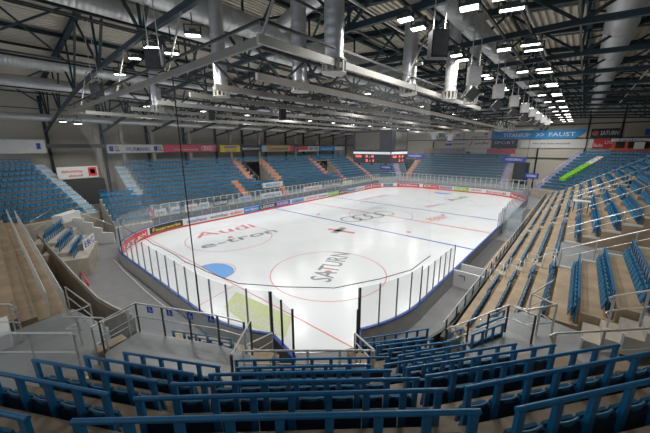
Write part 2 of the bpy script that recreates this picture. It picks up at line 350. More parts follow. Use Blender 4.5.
# rink outline
HX, HY, RC = 15.0, 30.0, 8.5
def outline(off=0, n=14):
    P = []
    for cx, cy, a0 in ((HX-RC, HY-RC, 0), (-(HX-RC), HY-RC, 90), (-(HX-RC), -(HY-RC), 180), (HX-RC, -(HY-RC), 270)):
        for i in range(n+1):
            a = math.radians(a0+90*i/n); P.append((cx+(RC+off)*math.cos(a), cy+(RC+off)*math.sin(a)))
    return P
def corner(cx, cy, a0, a1, n, off=0): return [(cx+(RC+off)*math.cos(math.radians(a0+(a1-a0)*i/n)), cy+(RC+off)*math.sin(math.radians(a0+(a1-a0)*i/n))) for i in range(n+1)]
CX, CY = HX-RC, HY-RC
GT = 3.3
def resample(P, step):
    P = [Vector((*p, 0)) for p in P]; L = sum((b-a).length for a, b in zip(P, P[1:])); n = max(1, round(L/step)); out = []
    for k in range(n+1):
        s = L*k/n
        for a, b in zip(P, P[1:]):
            l = (b-a).length
            if s <= l+1e-6: out.append(a+(b-a)*(s/l)); break
            s -= l
    return out
def netting():
    t = thing('safety_net', 'fine pale safety net hung from the frame down to the near glass', 'net', (0, -30, GT))
    low = corner(-CX, -CY, 200, 270, 8)+corner(CX, -CY, 270, 360, 14)+[(15, -20.2)]
    low = resample(low, 1.2)
    top = resample([(-13.6, -27), (-13.6, -30.5), (13.4, -30.5), (13.55, -18.6)], .5)
    n = len(low); T = [top[round(i*(len(top)-1)/(n-1))] for i in range(n)]
    # match top to bottom by direction from the middle of the near end
    vs = []; rows = 6
    for r in range(rows+1):
        f = r/rows
        for a, b in zip(low, T): vs.append(((a.x*(1-f)+b.x*f), (a.y*(1-f)+b.y*f), (GT+.02)*(1-f)+FZ*f))
    MB().add(vs, [(r*n+i, r*n+i+1, (r+1)*n+i+1, (r+1)*n+i) for r in range(rows) for i in range(n-1)], True).build('net_mesh', 'net', t)
    pts = []
    for i, a in enumerate(low): pts.append((a.x*.99, a.y*.99, GT+.05-(.10 if i % 4 == 2 else 0)))
    MB().tube(pts, .022, 6).build('edge_rope', 'black', t)
    for (a, b) in (((7.4, -30.5, FZ), (6.3, -30.0, 1.2)),): MB().tube([a, b], .028, 6).build('hanging_rope', 'black', t)
netting()
t = thing('safety_net', 'distant safety net above the far end glass', 'net', (0, 29.5, GT))
MB().add([(-13, 29.4, 3), (13.2, 29.4, 3), (13.2, 29.4, 12.4), (-13, 29.4, 12.4)], [(0, 1, 2, 3)]).build('net_mesh', 'net', t)
MB().bar((-13.2, 29.4, 12.5), (13.4, 29.4, 12.5), .12, .3).build('net_beam', 'alu', t)
MB().tube([(13.2, 29.4, 2.5), (13.2, 29.4, 12.5)], .03, 6).build('edge_rope', 'black', t)

# ------------------------------------------------------------------ ice
ice = thing('ice_rink', 'large white ice rink surface with blue and red lines and painted adverts', 'ice rink', (0, 0, 0))
MB().prism(outline(-.05), 0, .03).build('ice_sheet', 'ice', ice)
Z = .031
def flat(poly, m, nm, dz=0): return MB().prism(poly, Z+dz, Z+dz+.002).build(nm, m, ice)
def hx(y):
    ay = abs(y); return HX-.08 if ay <= CY else CX+math.sqrt(max(0, (RC-.08)**2-(ay-CY)**2))
def xline(y, w, m, nm): flat([(-hx(y), y-w/2), (hx(y), y-w/2), (hx(y), y+w/2), (-hx(y), y+w/2)], m, nm)
K['iblue'] = mat('line_blue', (.08, .13, .50), .3, noise=.05); K['ired'] = mat('line_red', (.72, .16, .18), .3, noise=.05)
K['iaudi'] = mat('ice_red_print', (.66, .22, .26), .3, noise=.05); K['igrey'] = mat('ice_grey_print', (.22, .24, .27), .3, noise=.05)
for y in (-7.1, 7.1): xline(y, .30, 'iblue', 'blue_line')
xline(0, .30, 'ired', 'centre_line')
for y in (-26, 26): xline(y, .08, 'ired', 'goal_line')
def ring(cx, cy, r, w, m, nm, a0=0, a1=360):
    n = 48; b = MB(); vs = []
    for i in range(n+1):
        a = math.radians(a0+(a1-a0)*i/n)
        for q in (r-w/2, r+w/2): vs.append((cx+q*math.cos(a), cy+q*math.sin(a), Z+.0025))
    b.add(vs, [(2*i, 2*i+1, 2*i+3, 2*i+2) for i in range(n)]).build(nm, m, ice)
for sx in (-1, 1):
    for sy in (-1, 1):
        ring(7*sx, 20*sy, 4.5, .07, 'ired', 'faceoff_circle'); ring(7*sx, 20*sy, .15, .28, 'ired', 'faceoff_spot'); ring(7*sx, 5.6*sy, .15, .28, 'ired', 'faceoff_spot')
ring(0, 0, 4.5, .07, 'iblue', 'centre_circle')
for s in (-1, 1):
    P = [(-1.83, 26*s), (1.83, 26*s), (1.83, (26-1.2)*s)]
    P = [(1.7, 26*s)]+[(1.7*math.cos(math.radians(a)), s*(26-.4-1.25*math.sin(math.radians(a)))) for a in range(0, 181, 12)]+[(-1.7, 26*s)]
    flat(P, 'iceblue', 'goal_crease')
    ring(0, (26-.1)*s, 1.75, .06, 'ired', 'crease_edge', 180 if s > 0 else 0, 360 if s > 0 else 180)
    # ---- trapezoid lines behind the goal
    for sg in (-1, 1): flat([(sg*3.35-.03, 26*s), (sg*3.35+.03, 26*s), (sg*4.3+.03, 29.9*s), (sg*4.3-.03, 29.9*s)], 'ired', 'trapezoid_line')
def icetext(s, a, b, h, m, dz=.0):                    # from a to b on the ice
    a = Vector((*a, Z+.004+dz)); b = Vector((*b, Z+.004+dz)); ex = (b-a); L = ex.length; ex.normalize(); ey = Vector((-ex.y, ex.x, 0))
    lettering(s, a, ex, ey, L, h, m, ice, 'ice_lettering', bold=.01, ext=.001)
icetext('Audi', (-9.3, -22.6), (-8.2, -15.6), 2.0, 'iaudi'); icetext('e-tron', (-5.6, -23.8), (-4.6, -15.2), 1.3, 'igrey')
icetext('SATURN', (8.3, -21.3), (6.0, -15.6), 1.7, 'igrey'); p_, q_ = at(286, 329, z=0), at(238, 303, z=0); icetext('ellerhaus', (p_.x, p_.y), (q_.x, q_.y), 1.15, 'white')
flat([(at(a, b, z=0).x, at(a, b, z=0).y) for a, b in ((236, 292), (293, 318), (285, 338), (251, 328), (224, 308))], 'lime', 'lime_advert')
flat([(-.8, -10.9), (2.6, -10.3), (2.4, -9.7), (-1.0, -10.3)], 'iaudi', 'red_logo'); flat([(.2, -11.5), (1.0, -11.4), (.6, -8.9), (-.2, -9.0)], 'igrey', 'grey_logo')
for i in range(4): ring(-1.6+.5*i*1.1, -5.0+2.0*i, 1.35, .26, 'igrey', 'logo_ring')
icetext('PENNY', (7.5, 1.2), (8.4, 5.0), 1.6, 'iaudi'); icetext('ERC', (3.5, 9.5), (4.6, 13.5), 1.0, 'iaudi'); icetext('SATURN', (-8, 8), (-7, 16), 1.3, 'iaudi'); icetext('Audi', (4.5, 17.5), (5.5, 24), 1.5, 'igrey')

# ------------------------------------------------------------------ boards and glass
def boards(label, P, ads=None, glass=True, gh=GT, step=1.3, cap='cap'):
    Q = resample(P, step); c = Q[0]
    t = thing('rink_boards', label, 'rink boards', (c.x, c.y, 0), 'rink boards')
    D = resample(P, .45)
    def wallm(D, o0, o1, z0, z1, nm, m):
        n = len(D); nr = []
        for i in range(n):
            tt = (D[min(i+1, n-1)]-D[max(i-1, 0)]).normalized(); nr.append(Vector((tt.y, -tt.x, 0)))   # outward when going counter clockwise
        vs = []
        for p, q in zip(D, nr):
            for o, z in ((o0, z0), (o1, z0), (o1, z1), (o0, z1)): vs.append((p.x+q.x*o, p.y+q.y*o, z))
        fs = []
        for i in range(n-1):
            for k in range(4): fs.append((4*i+k, 4*i+(k+1) % 4, 4*i+4+(k+1) % 4, 4*i+4+k))
        fs += [(3, 2, 1, 0), (4*n-4, 4*n-3, 4*n-2, 4*n-1)]
        return MB().add(vs, [f[::-1] for f in fs]).build(nm, m, t)
    wallm(D, 0, .1, .03, 1.04, 'board_wall', 'boardw'); wallm(D, .1, .13, .0, 1.02, 'outer_skirt', 'tarp')
    wallm(D, -.01, .15, 1.05, 1.10, 'cap_rail', cap); wallm(D, -.02, 0, .03, .22, 'kick_strip', 'kick')
    if glass:
        for i, p in enumerate(Q):
            MB().box((p.x*1.004, p.y*1.003, (1.1+gh)/2), (.05, .07, gh-1.1)).build('glass_post', 'post', t)
        for a, b in zip(Q, Q[1:]):
            a = a*1.003; b = b*1.003
            MB().bar((a.x, a.y, (1.1+gh)/2), (b.x, b.y, (1.1+gh)/2), .012, gh-1.1-.04).build('glass_pane', 'glass', t)
    if ads:
        for s0, s1, m, txt, tm in ads:
            DD = resample(P, .3); n = len(DD); i0, i1 = int(s0*(n-1)), int(s1*(n-1)); i1 = max(i1, i0+1)
            wallm(DD[i0:i1+1], -.012, 0, .24, .98, 'advert_panel', m)
            if txt:
                a = DD[i1]; b = DD[i0]; nn = (DD[i0]-DD[i1]); L = nn.length; nn.normalize(); mid = Vector((nn.y, -nn.x, 0))*-1
                if L > .8:
                    o = a+nn*L*.08; inn = Vector((-(b-a).y, (b-a).x, 0)).normalized()
                    ee = Vector((0, 0, 1)); nrm = nn.cross(ee)
                    lettering(txt, o+nrm*.022+Vector((0, 0, .40)), nn, ee, L*.84, .42, tm, t, bold=.012)
    return t
A = [('red', 'AUDI', 'boardw'), ('dark', 'Feuerwerke', 'yellow'), ('boardw', 'autohaus', 'dblue'), ('boardw', 'wohnbau', 'dark'), ('boardw', 'eder', 'red'), ('blue', 'erdgas', 'boardw'), ('dark', 'LEISER', 'boardw'), ('purple', 'KESSEL', 'boardw'),
     ('lblue', 'mediadom', 'dblue'), ('boardw', 'sparkasse', 'red'), ('boardw', 'brunner', 'dark'), ('green', 'gruen', 'boardw'), ('dark', 'stahl', 'boardw'), ('lblue', 'bauer', 'dark'), ('red', 'radio', 'boardw')]
left = [(-HX, CY), (-HX, -CY)]
# fractions along y from +21.5 to -21.5
def adseq(seq):
    out = []
    for (y0, y1, i) in seq:
        m, tx, tm = A[i]; out.append(((CY-y1)/(2*CY), (CY-y0)/(2*CY), m, tx, tm))
    return out
boards('long left side boards with coloured advert panels and tall glass', left, adseq([(-21.4, -18.3, 2), (-18.2, -15.4, 3), (-15.3, -13.0, 4), (-12.9, -10.3, 5), (-10.2, -7.0, 6), (-6.9, -3.8, 7), (-3.7, -.5, 8), (-.4, 3, 9), (3.1, 6, 10), (6.1, 9.3, 11), (9.4, 12.2, 12), (12.3, 15.2, 13), (15.3, 18.5, 10), (18.6, 21.4, 14)]), gh=2.6)
boards('curved near left corner boards with red and dark adverts', corner(-CX, -CY, 180, 270, 14), [(.0, .33, 'dark', 'Feuerwerke', 'yellow'), (.36, .78, 'red', 'SATURN', 'boardw')])
boards('near end boards behind the goal with grey back and tall glass', [(-CX, -HY), (CX, -HY)], [(.02, .5, 'boardw', None, None)], step=1.35)
boards('curved near right corner boards left of the open gate', corner(CX, -CY, 270, 301.3, 6), None)
boards('curved near right corner boards right of the open gate', corner(CX, -CY, 329.3, 360, 7), None)
boards('right side boards beside the gate corner with tall glass', [(HX, -CY), (HX, -15.8)], None, step=.95, gh=3.0)
boards('right side boards in front of the player benches without glass', [(HX, -15.8), (HX, -1.5)], None, glass=False)
boards('right side boards at centre ice with a dark glass divider', [(HX, -1.5), (HX, 3.0)], None, gh=2.7, step=.9)
boards('right side boards beyond centre ice with tall glass panes', [(HX, 3.0), (HX, CY)], None, gh=3.2, step=1.1)
boards('curved far right corner boards with red adverts', corner(CX, CY, 0, 90, 14), [(.1, .6, 'red', 'MediaMarkt', 'boardw'), (.65, .98, 'boardw', 'brandl', 'red')], gh=2.9)
boards('far end boards with green and red adverts and tall glass', [(CX, HY), (-CX, HY)], [(.02, .2, 'boardw', 'PENNY', 'red'), (.22, .45, 'green', 'DEL', 'boardw'), (.47, .7, 'lblue', 'eon', 'red'), (.72, .98, 'red', 'ERC', 'boardw')], gh=2.9)
boards('curved far left corner boards with red and blue adverts', corner(-CX, CY, 90, 180, 14), [(.05, .45, 'lred', 'Vaillant', 'boardw'), (.5, .72, 'lblue', 'emb', 'dark'), (.75, .98, 'red', 'toom', 'boardw')], gh=2.7)
# open gate leaves
def gate(h, e, lab):
    h = Vector((*h, 0)); e = Vector((*e, 0)); t = thing('gate_leaf', lab, 'gate', tuple(h), 'rink gate leaves')
    MB().bar(h+Vector((0, 0, .55)), e+Vector((0, 0, .55)), .1, .96).build('gate_panel', 'dsteel', t)
    MB().bar(h+Vector((0, 0, 1.07)), e+Vector((0, 0, 1.07)), .18, .06).build('cap_rail', 'cap', t)
    for f in (.03, .5, .97):
        p = h.lerp(e, f); MB().box((p.x, p.y, 2.2), (.07, .07, 2.2)).build('glass_post', 'black', t)
    MB().bar(h+Vector((0, 0, 2.2)), e+Vector((0, 0, 2.2)), .012, 2.1).build('glass_pane', 'glass', t)
gate((10.99, -28.82), (12.9, -29.2), 'left leaf of the corner gate, swung open, glass on a dark panel')
gate((13.88, -25.84), (14.9, -27.55), 'right leaf of the corner gate, swung open and seen edge on')

# goal frame far end absent in the photo; player benches on the right
pb = thing('player_bench', 'white walled player bench box behind the right boards', 'bench', (16, -15, 0))
MB().box((16.2, -15.9, .6), (2.1, .12, 1.2)).build('end_panel', 'boardw', pb); MB().box((16.2, -14.2, .55), (2.1, .1, 1.1)).build('end_panel', 'boardw', pb)
MB().box((15.75, -8.8, .2), (1.1, 10.4, .4)).build('bench_floor', 'dgrey', pb); MB().box((16.6, -8.8, .62), (.4, 10.2, .08)).build('seat_plank', 'tan', pb)
for y in (-13, -10, -7, -4.5): MB().box((16.6, y, .29), (.3, .1, .58)).build('leg', 'dsteel', pb)
MB().tube([(15.5, -15.97, .9), (15.9, -15.99, .9), (15.9, -15.99, .6)], .03, 6).build('latch', 'dsteel', pb)
pb2 = thing('penalty_bench', 'dark penalty bench beyond centre ice behind the right boards', 'bench', (16, 10, 0))
MB().box((15.8, 10, .2), (1.1, 12, .4)).build('bench_floor', 'dgrey', pb2); MB().box((16.6, 10, .62), (.4, 11.6, .08)).build('seat_plank', 'tan', pb2); MB().box((16.2, 3.4, .6), (2, .1, 1.2)).build('end_panel', 'boardw', pb2)
gp = thing('glass_divider', 'tall tinted glass divider with dark posts between the player benches', 'glass screen', (16, .5, 0))
for i, y in enumerate((-.6, .6, 1.8)):
    MB().box((16.1, y, 1.6), (1.9, .012, 3.0)).build('glass_pane', 'glass', gp)
    for x in (15.2, 17.05): MB().box((x, y, 1.6), (.08, .08, 3.1)).build('post', 'post', gp)
MB().box((15.35, .6, .9), (.1, 2.4, 1.2)).build('dark_panel', 'dark', gp)

# ------------------------------------------------------------------ seats
def seat_proto(mt='seat'):
    t = bpy.data.objects.new('folding_seat', None); COL.objects.link(t); t.empty_display_size = .1; t['_o'] = (0., 0., 0.)
    b = MB(); n = 6; vs = []                        # curved backrest
    for face in (0, 1):
        for i in range(n+1):
            u = -1+2*i/n; yy = .10-.035*(1-u*u)-(.03 if face else 0)
            for k, z in enumerate((.28, .33, .44, .57, .63)):
                w = .20*(1-(.10 if k in (0, 4) else 0)); vs.append((u*w, yy+(z-.44)*-.12, z+.012*(1-u*u)))
    f = []; s = 5; o = (n+1)*s
    for i in range(n):
        for k in range(s-1):
            f.append((i*s+k, i*s+k+1, (i+1)*s+k+1, (i+1)*s+k)); f.append((o+i*s+k, o+(i+1)*s+k, o+(i+1)*s+k+1, o+i*s+k+1))
        f.append((i*s, (i+1)*s, o+(i+1)*s, o+i*s)); f.append((i*s+s-1, o+i*s+s-1, o+(i+1)*s+s-1, (i+1)*s+s-1))
    for k in range(s-1):
        f.append((k, o+k, o+k+1, k+1)); q = n*s+k; f.append((q, q+1, o+q+1, o+q))
    b_ = b.add(vs, f, True).build('backrest', mt, t)
    b = MB(); Mx = Matrix.Rotation(math.radians(-78), 3, 'X')   # folded up seat pan
    b.box((0, .17, .40), (.40, .34, .035), M=Mx).build('seat_pan', mt, t)
    br = b_; MB().box((0, .028, .43), (.37, .02, .30)).box((0, .035, .605), (.34, .025, .04)).build('rear_shell', 'navy', br)
    b = MB(); b.bar((-.21, .09, .26), (.21, .09, .26), .05, .05).build('hinge', 'black', t)
    return t
PROTO = {'used': False, 'o': seat_proto()}
NSEAT = 0; MAXSEAT = 298
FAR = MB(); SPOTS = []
def seat_row(P0, rz, s0, s1, d, z, label, pitch=.48):
    ex = Vector((math.cos(rz), math.sin(rz), 0)); ey = Vector((-math.sin(rz), math.cos(rz), 0)); P0 = Vector((*P0[:2], 0))
    n = max(1, int((s1-s0+.02)/pitch)); off = ((s1-s0)-n*pitch)/2
    for i in range(n):
        p = P0+ex*(s0+off+pitch*(i+.5))-ey*d+Vector((0, 0, z))
        SPOTS.append(((p-CAM).length, p, rz, label, i, n))
def place_seats():
    global NSEAT
    SPOTS.sort(key=lambda q: q[0])
    for k, (dist, p, rz, label, i, n) in enumerate(SPOTS):
        if k < MAXSEAT:
            o = PROTO['o'] if k == 0 else copy_tree(PROTO['o'])
            o.location = p; o.rotation_euler = (0, 0, rz)
            j = f'{ordn(i)} from left' if i < 20 else f'{ordn(n-1-i)} from right'
            tag(o, f'blue folding seat, {j} in {label}', 'seat', 'folding seats of the blue stands')
        else:
            R = Matrix.Rotation(rz, 3, 'Z')
            c = random.choice((0, 0, .01, -.01))
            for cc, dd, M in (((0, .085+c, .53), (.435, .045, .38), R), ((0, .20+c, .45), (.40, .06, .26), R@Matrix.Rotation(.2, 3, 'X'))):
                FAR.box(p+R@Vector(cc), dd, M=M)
def rail_row(P0, rz, s0, s1, d, z, label, group, h=1.0, pitch=.48, detail=True, r=.030, bend=True, rd=.0):
    ex = Vector((math.cos(rz), math.sin(rz), 0)); ey = Vector((-math.sin(rz), math.cos(rz), 0)); P0 = Vector((*P0[:2], 0))
    def pt(s, yy, zz): return P0+ex*s-ey*(d-yy)+Vector((0, 0, z+zz))
    n = max(1, int((s1-s0+.02)/pitch)); off = ((s1-s0)-n*pitch)/2; a, e = s0+off, s1-off
    if detail:
        o = pt((a+e)/2, 0, 0); t = thing('seat_railing', label, 'railing', tuple(o), group)
        L = [pt(a-.04, 0, h), pt(e+.04, 0, h)]
        MB().tube(L, r, 10).build('top_rail', 'rail', t)
        for i in range(n+1):
            s = a+pitch*i
            s = min(max(s, a+.02), e-.02)
            b = MB(); b.bar(pt(s, .02, .03), pt(s, 0, h-.02), .05, .085, up=ex).box(pt(s, .02, .02), (.12, .1, .03), rz).build('post', 'rail', t)
    else:
        b = MB(); b.bar(pt(a, 0, h), pt(e, 0, h), .05, .05)
        for i in range(0, n+1): b.bar(pt(a+pitch*i, 0, 0), pt(a+pitch*i, 0, h), .04, .06, up=ex)
        tag(b.build('seat_railing', 'rail'), label, 'railing', group)

# near corner blocks; k = 0 is the row closest to the camera
def nrm(th): return Vector((-math.sin(th), math.cos(th)))
TH = {'L': math.radians(29.4), 'C': math.radians(42.3), 'R': math.radians(52.1)}
D0 = {'L': (1.70, .785), 'C': (2.29, .795), 'R': (1.92, .80)}
def rz_(k): return 7.156-.54*k
ENDS = {('C', 0): ((17.35, -36.29), (20.47, -33.46)), ('C', 1): ((16.9, -35.64), (19.89, -32.89)), ('C', 2): ((16.41, -35.01), (19.32, -32.37)), ('C', 3): ((16.11, -34.22), (18.58, -31.96)), ('C', 4): ((15.62, -33.61), (18.04, -31.41)), ('C', 5): ((14.9, -33.06), (17.8, -30.43)),
 ('L', 0): ((14.8, -37.75), (17.24, -36.38)), ('L', 1): ((14.45, -37.0), (16.65, -35.77)), ('L', 2): ((13.88, -36.42), (16.33, -35.05)), ('L', 3): ((13.57, -35.71), (15.94, -34.37)), ('L', 4): ((13.21, -34.99), (15.54, -33.66)),
 ('R', 0): ((20.63, -33.30), (23.0, -30.2)), ('R', 1): ((20.07, -32.69), (22.4, -29.65)), ('R', 2): ((19.35, -32.29), (21.81, -29.17)), ('R', 3): ((18.69, -31.85), (21.03, -28.86)), ('R', 4): ((18.15, -31.31), (20.21, -28.63)), ('R', 5): ((17.86, -30.36), (19.23, -28.52)),
 ('R', 6): ((17.26, -29.63), (18.63, -27.95)), ('R', 7): ((16.56, -29.11), (17.95, -27.41)), ('R', 8): ((15.94, -28.5), (17.26, -26.92)), ('R', 9): ((15.18, -27.9), (17.1, -25.3))}
BN = {'L': 'left corner block', 'C': 'centre corner block', 'R': 'right corner block'}
for (bl, k), (a, b) in ENDS.items():
    a = Vector((*a, 0)); b = Vector((*b, 0)); th = math.atan2((b-a).y, (b-a).x); L = (b-a).length; z = rz_(k)-1.0
    rail_row(a, th, 0, L, 0, z, f'blue tube seat railing, {ordn(k)} row from the camera in the {BN[bl]}', 'blue seat railings of the near corner')
    seat_row(a, th, 0, L, 0, z, f'row {ordn(k)} from camera, {BN[bl]}')
def line_pt(bl, k, s):                              # point on row line; s measured from foot of the perpendicular
    th = TH[bl]; d0, dd = D0[bl]; n = nrm(th); return Vector((CAM.x, CAM.y))+n*(d0+dd*k)+Vector((math.cos(th), math.sin(th)))*s
def isect(b1, b2, k):
    p = line_pt(b1, k, 0); q = line_pt(b2, k, 0); d1 = Vector((math.cos(TH[b1]), math.sin(TH[b1]))); d2 = Vector((math.cos(TH[b2]), math.sin(TH[b2])))
    den = d1.x*d2.y-d1.y*d2.x; t = ((q-p).x*d2.y-(q-p).y*d2.x)/den; return p+d1*t
st = thing('corner_terrace', 'stepped tan concrete terrace carrying the three near corner seat blocks', 'terrace', (18, -34, 0))
def proj_s(bl, k, p): return (Vector(p)-line_pt(bl, k, 0)).dot(Vector((math.cos(TH[bl]), math.sin(TH[bl]))))
BK = -.10
for k in range(-3, 10):
    z = rz_(k)-1.0; kb = k-.12; kf = k+.88
    polys = []
    lk = -5.2-.0*k
    LC_b, LC_f = isect('L', 'C', kb), isect('L', 'C', kf); CR_b, CR_f = isect('C', 'R', kb), isect('C', 'R', kf)
    eL = ENDS.get(('L', min(4, max(0, k))))[0]; eR = ENDS[('R', min(9, max(0, k)))][1]
    sl = proj_s('L', k, eL)-.25 if 0 <= k else -8; sr = proj_s('R', k, eR)+(1.3 if k < 6 else .3) if k >= 0 else 4.8
    if k <= 4: polys.append([line_pt('L', kb, sl), LC_b, LC_f, line_pt('L', kf, sl)])
    if k <= 5: polys.append([LC_b, CR_b, CR_f, LC_f])
    if k <= 5: polys.append([CR_b, line_pt('R', kb, sr), line_pt('R', kf, sr), CR_f])
    else:
        a = Vector(ENDS[('R', k)][0]); b = Vector(ENDS[('R', k)][1]); e = (b-a).normalized(); n = Vector((-e.y, e.x))
        polys.append([a-e*.2-n*.1, b+e*.3-n*.1, b+e*.3+n*.75, a-e*.2+n*.75])
    b = MB()
    for P in polys: b.prism([(q.x, q.y) for q in P], max(0, z-1.2), z)
    b.build('tread', 'tread_shade', st)
for i, (p_, q_, z) in enumerate((((470, 336), (506, 323), 3.95), ((447, 334), (466, 327.5), 3.6), ((476, 327), (504, 316), 3.5), ((486, 318), (508, 309), 3.1))):
    a = at(*p_, z=z); b = at(*q_, z=z); v = b-a; th = math.atan2(v.y, v.x)
    rail_row(a, th, 0, v.length, 0, z-1, f'short blue seat railing behind the glass railing, {ordn(i)} from the top', 'short railings behind the glass railing', bend=False); seat_row(a, th, 0, v.length, 0, z-1, f'{ordn(i)} short row behind glass railing')
# yellow aisle marks
for i, (px, py, z) in enumerate(((22, 407, 5.1), (90, 377.5, 4.05), (526, 370, 4.05), (464, 358, 3.6), (460, 366, 3.9))):
    q = at(px, py, z=z+.005)
    tag(MB().box((q.x, q.y, q.z), (.22, .07, .012), .5).build('yellow_mark', 'yellow'), f'small yellow step edge mark near the corner aisles, {ordn(i)} from the left', 'floor mark', 'yellow step marks')

# ------------------------------------------------------------------ handrails helper
def handrail(name, label, pts, z_floor, r=.024, mid=True, glass=False, posts=None, cat='handrail', mt='steel', bars=0):
    pts = [Vector(p) for p in pts]; t = thing(name, label, cat, (pts[0].x, pts[0].y, z_floor if not callable(z_floor) else z_floor(pts[0])))
    MB().tube(pts, r, 8).build('top_rail', mt, t)
    zf = (lambda p: z_floor) if not callable(z_floor) else z_floor
    if mid: MB().tube([p-Vector((0, 0, (p.z-zf(p))*.45)) for p in pts], r*.7, 6).build('middle_rail', mt, t)
    if glass:
        for a, b in zip(pts, pts[1:]):
            h = (a.z-zf(a)-.12); MB().bar(a-Vector((0, 0, h/2+.06)), b-Vector((0, 0, h/2+.06)), .012, h-.1).build('glass_pane', 'glass', t)
    L = posts if posts else pts
    for p in L: MB().box((p.x, p.y, (p.z+zf(p))/2), (.06, .045, p.z-zf(p))).build('post', 'dsteel' if glass else mt, t)
    if bars:
        b = MB()
        for a, c in zip(pts, pts[1:]):
            n = int((c-a).length/bars)
            for i in range(n): q = a.lerp(c, (i+.5)/n); b.bar(q, (q.x, q.y, zf(q)+.08), .022, .022)
        b.build('balusters', mt, t)
    return t
def along(pts, step):
    out = []; pts = [Vector(p) for p in pts]
    for a, b in zip(pts, pts[1:]):
        n = max(1, round((b-a).length/step)); out += [a.lerp(b, i/n) for i in range(n)]
    return out+[pts[-1]]

# wheelchair platform left of the near blocks
PZ = 3.42
pf = [at(105, 353, z=PZ), at(140, 331, z=PZ), at(220, 345, z=PZ), at(246, 353, z=PZ)]
back = [Vector((16.0, -32.6, PZ)), Vector((13.0, -34.4, PZ)), Vector((12.0, -36.9, PZ))]
MBp = MB().prism([(p.x, p.y) for p in [pf[1], pf[2], Vector((14.1, -31.9, 0)), back[0], back[1], Vector((12.6, -35.2, 0)), pf[0]]], 0, PZ)
tag(MBp.build('wheelchair_platform', 'grey_floor'), 'grey raised wheelchair platform inside steel railings left of the centre seats', 'platform')
top = [p+Vector((0, 0, 1.08)) for p in pf]
handrail('platform_railing', 'steel railing with glass around the grey wheelchair platform', [top[0], top[1], top[2], top[3]], PZ, posts=along(top[:4], 1.15), glass=True)
for i, (px, py) in enumerate(((158, 313), (181, 318), (205, 323), (232, 328))):
    q = at(px, py, x=None, y=None, z=4.2); e = (pf[2]-pf[1]).normalized()
    q = pf[1]+e*(.6+.78*i)+Vector((0, 0, .82)); f = Vector((e.y, -e.x, 0))*1; f = f if f.dot(CAM-q) > 0 else -f
    t = thing('wheelchair_sign', f'small blue wheelchair sign on the platform railing, {ordn(i)} from the left', 'sign', tuple(q), 'wheelchair signs')
    o = q+f*.04-e*.11
    if e.cross(Vector((0, 0, 1))).dot(f) < 0: o = q+f*.04+e*.11; ex = -e
    else: ex = e
    MB().slab(o, ex, (0, 0, 1), .22, .22, .01).build('panel', 'dblue', t)
    b = MB(); c = o+ex*.11+f*.006
    b.box(c+Vector((0, 0, .18)), (.03, .006, .03), math.atan2(ex.y, ex.x)).bar(c+Vector((0, 0, .16)), c+Vector((0, 0, .10)), .02, .006).bar(c+Vector((0, 0, .10)), c+ex*.05+Vector((0, 0, .10)), .006, .02).bar(c+ex*.05+Vector((0, 0, .10)), c+ex*.07+Vector((0, 0, .05)), .006, .02)
    b.tube([c+ex*(.04*math.cos(a)-.005)+Vector((0, 0, .075+.04*math.sin(a))) for a in [math.radians(120+i*20) for i in range(12)]], .006, 4).build('wheelchair_symbol', 'boardw', t)
# rail down the platform side to the tunnel
q0, q1 = Vector((14.0, -31.9, 4.6)), Vector((14.85, -33.0, 4.95))
handrail('side_handrail', 'steel glass-filled handrail at the right end of the wheelchair platform', [at(250, 321, z=4.5), at(231, 355, z=4.9)], 3.3, glass=True, mid=False)
# low blue rails of the small block in front of the platform
for i in range(3):
    a = at(172+14*i, 331+5*i, z=2.9-.45*i); b = at(232+4*i, 339+5*i, z=2.9-.45*i); v = b-a; th = math.atan2(v.y, v.x)
    rail_row(a, th, 0, v.length, 0, 1.9-.45*i, f'low blue railing row in front of the wheelchair platform, {ordn(i)} from the top', 'low railings by the platform', bend=False)
    seat_row(a, th, 0, v.length, 0, 1.9-.45*i, f'{ordn(i)} row below the platform')
lp = [at(160, 352, z=1.9), at(250, 352, z=1.9)]
tag(MB().prism([(8.5, -32.0), (12.9, -30.2), (13.6, -31.7), (9.8, -33.6)], 0, 1.9).prism([(7.9, -31.3), (12.4, -29.6), (12.9, -30.2), (8.5, -32.0)], 0, 1.2).build('low_terrace', 'tan'), 'low tan terrace between the wheelchair platform and the rink boards', 'terrace')
# tunnel to the gate: front railing, side rails, floor
fz = 3.0
fr_pts = [at(243, 351, z=4.0), at(372, 350.5, z=4.0)]
handrail('tunnel_railing', 'steel railing across the top of the ice machine tunnel', [at(243, 351, z=4.0), at(300, 350.6, z=4.0), at(372, 350.5, z=4.0)], 3.0, posts=along([at(243, 351, z=4.0), at(372, 350.5, z=4.0)], .9), r=.03)
P3 = [line_pt('C', 5.88, -5.6), line_pt('C', 5.88, .9), line_pt('C', 6.9, .9), line_pt('C', 6.9, -4.8)]
tag(MB().prism([(p.x, p.y) for p in P3], 2.2, 3.0).build('tunnel_lintel', 'greyconc'), 'grey concrete edge above the ice machine tunnel', 'ledge')
handrail('gate_handrail', 'steel double handrail from the platform down to the left gate leaf', [at(246, 345, z=3.6), at(272, 333, z=1.9)], lambda p: p.z-.9, r=.03)
handrail('gate_handrail', 'steel double handrail from the tunnel corner down to the right gate leaf', [at(374, 350, z=3.9), at(355, 333, z=2.2)], lambda p: p.z-.9, r=.03)

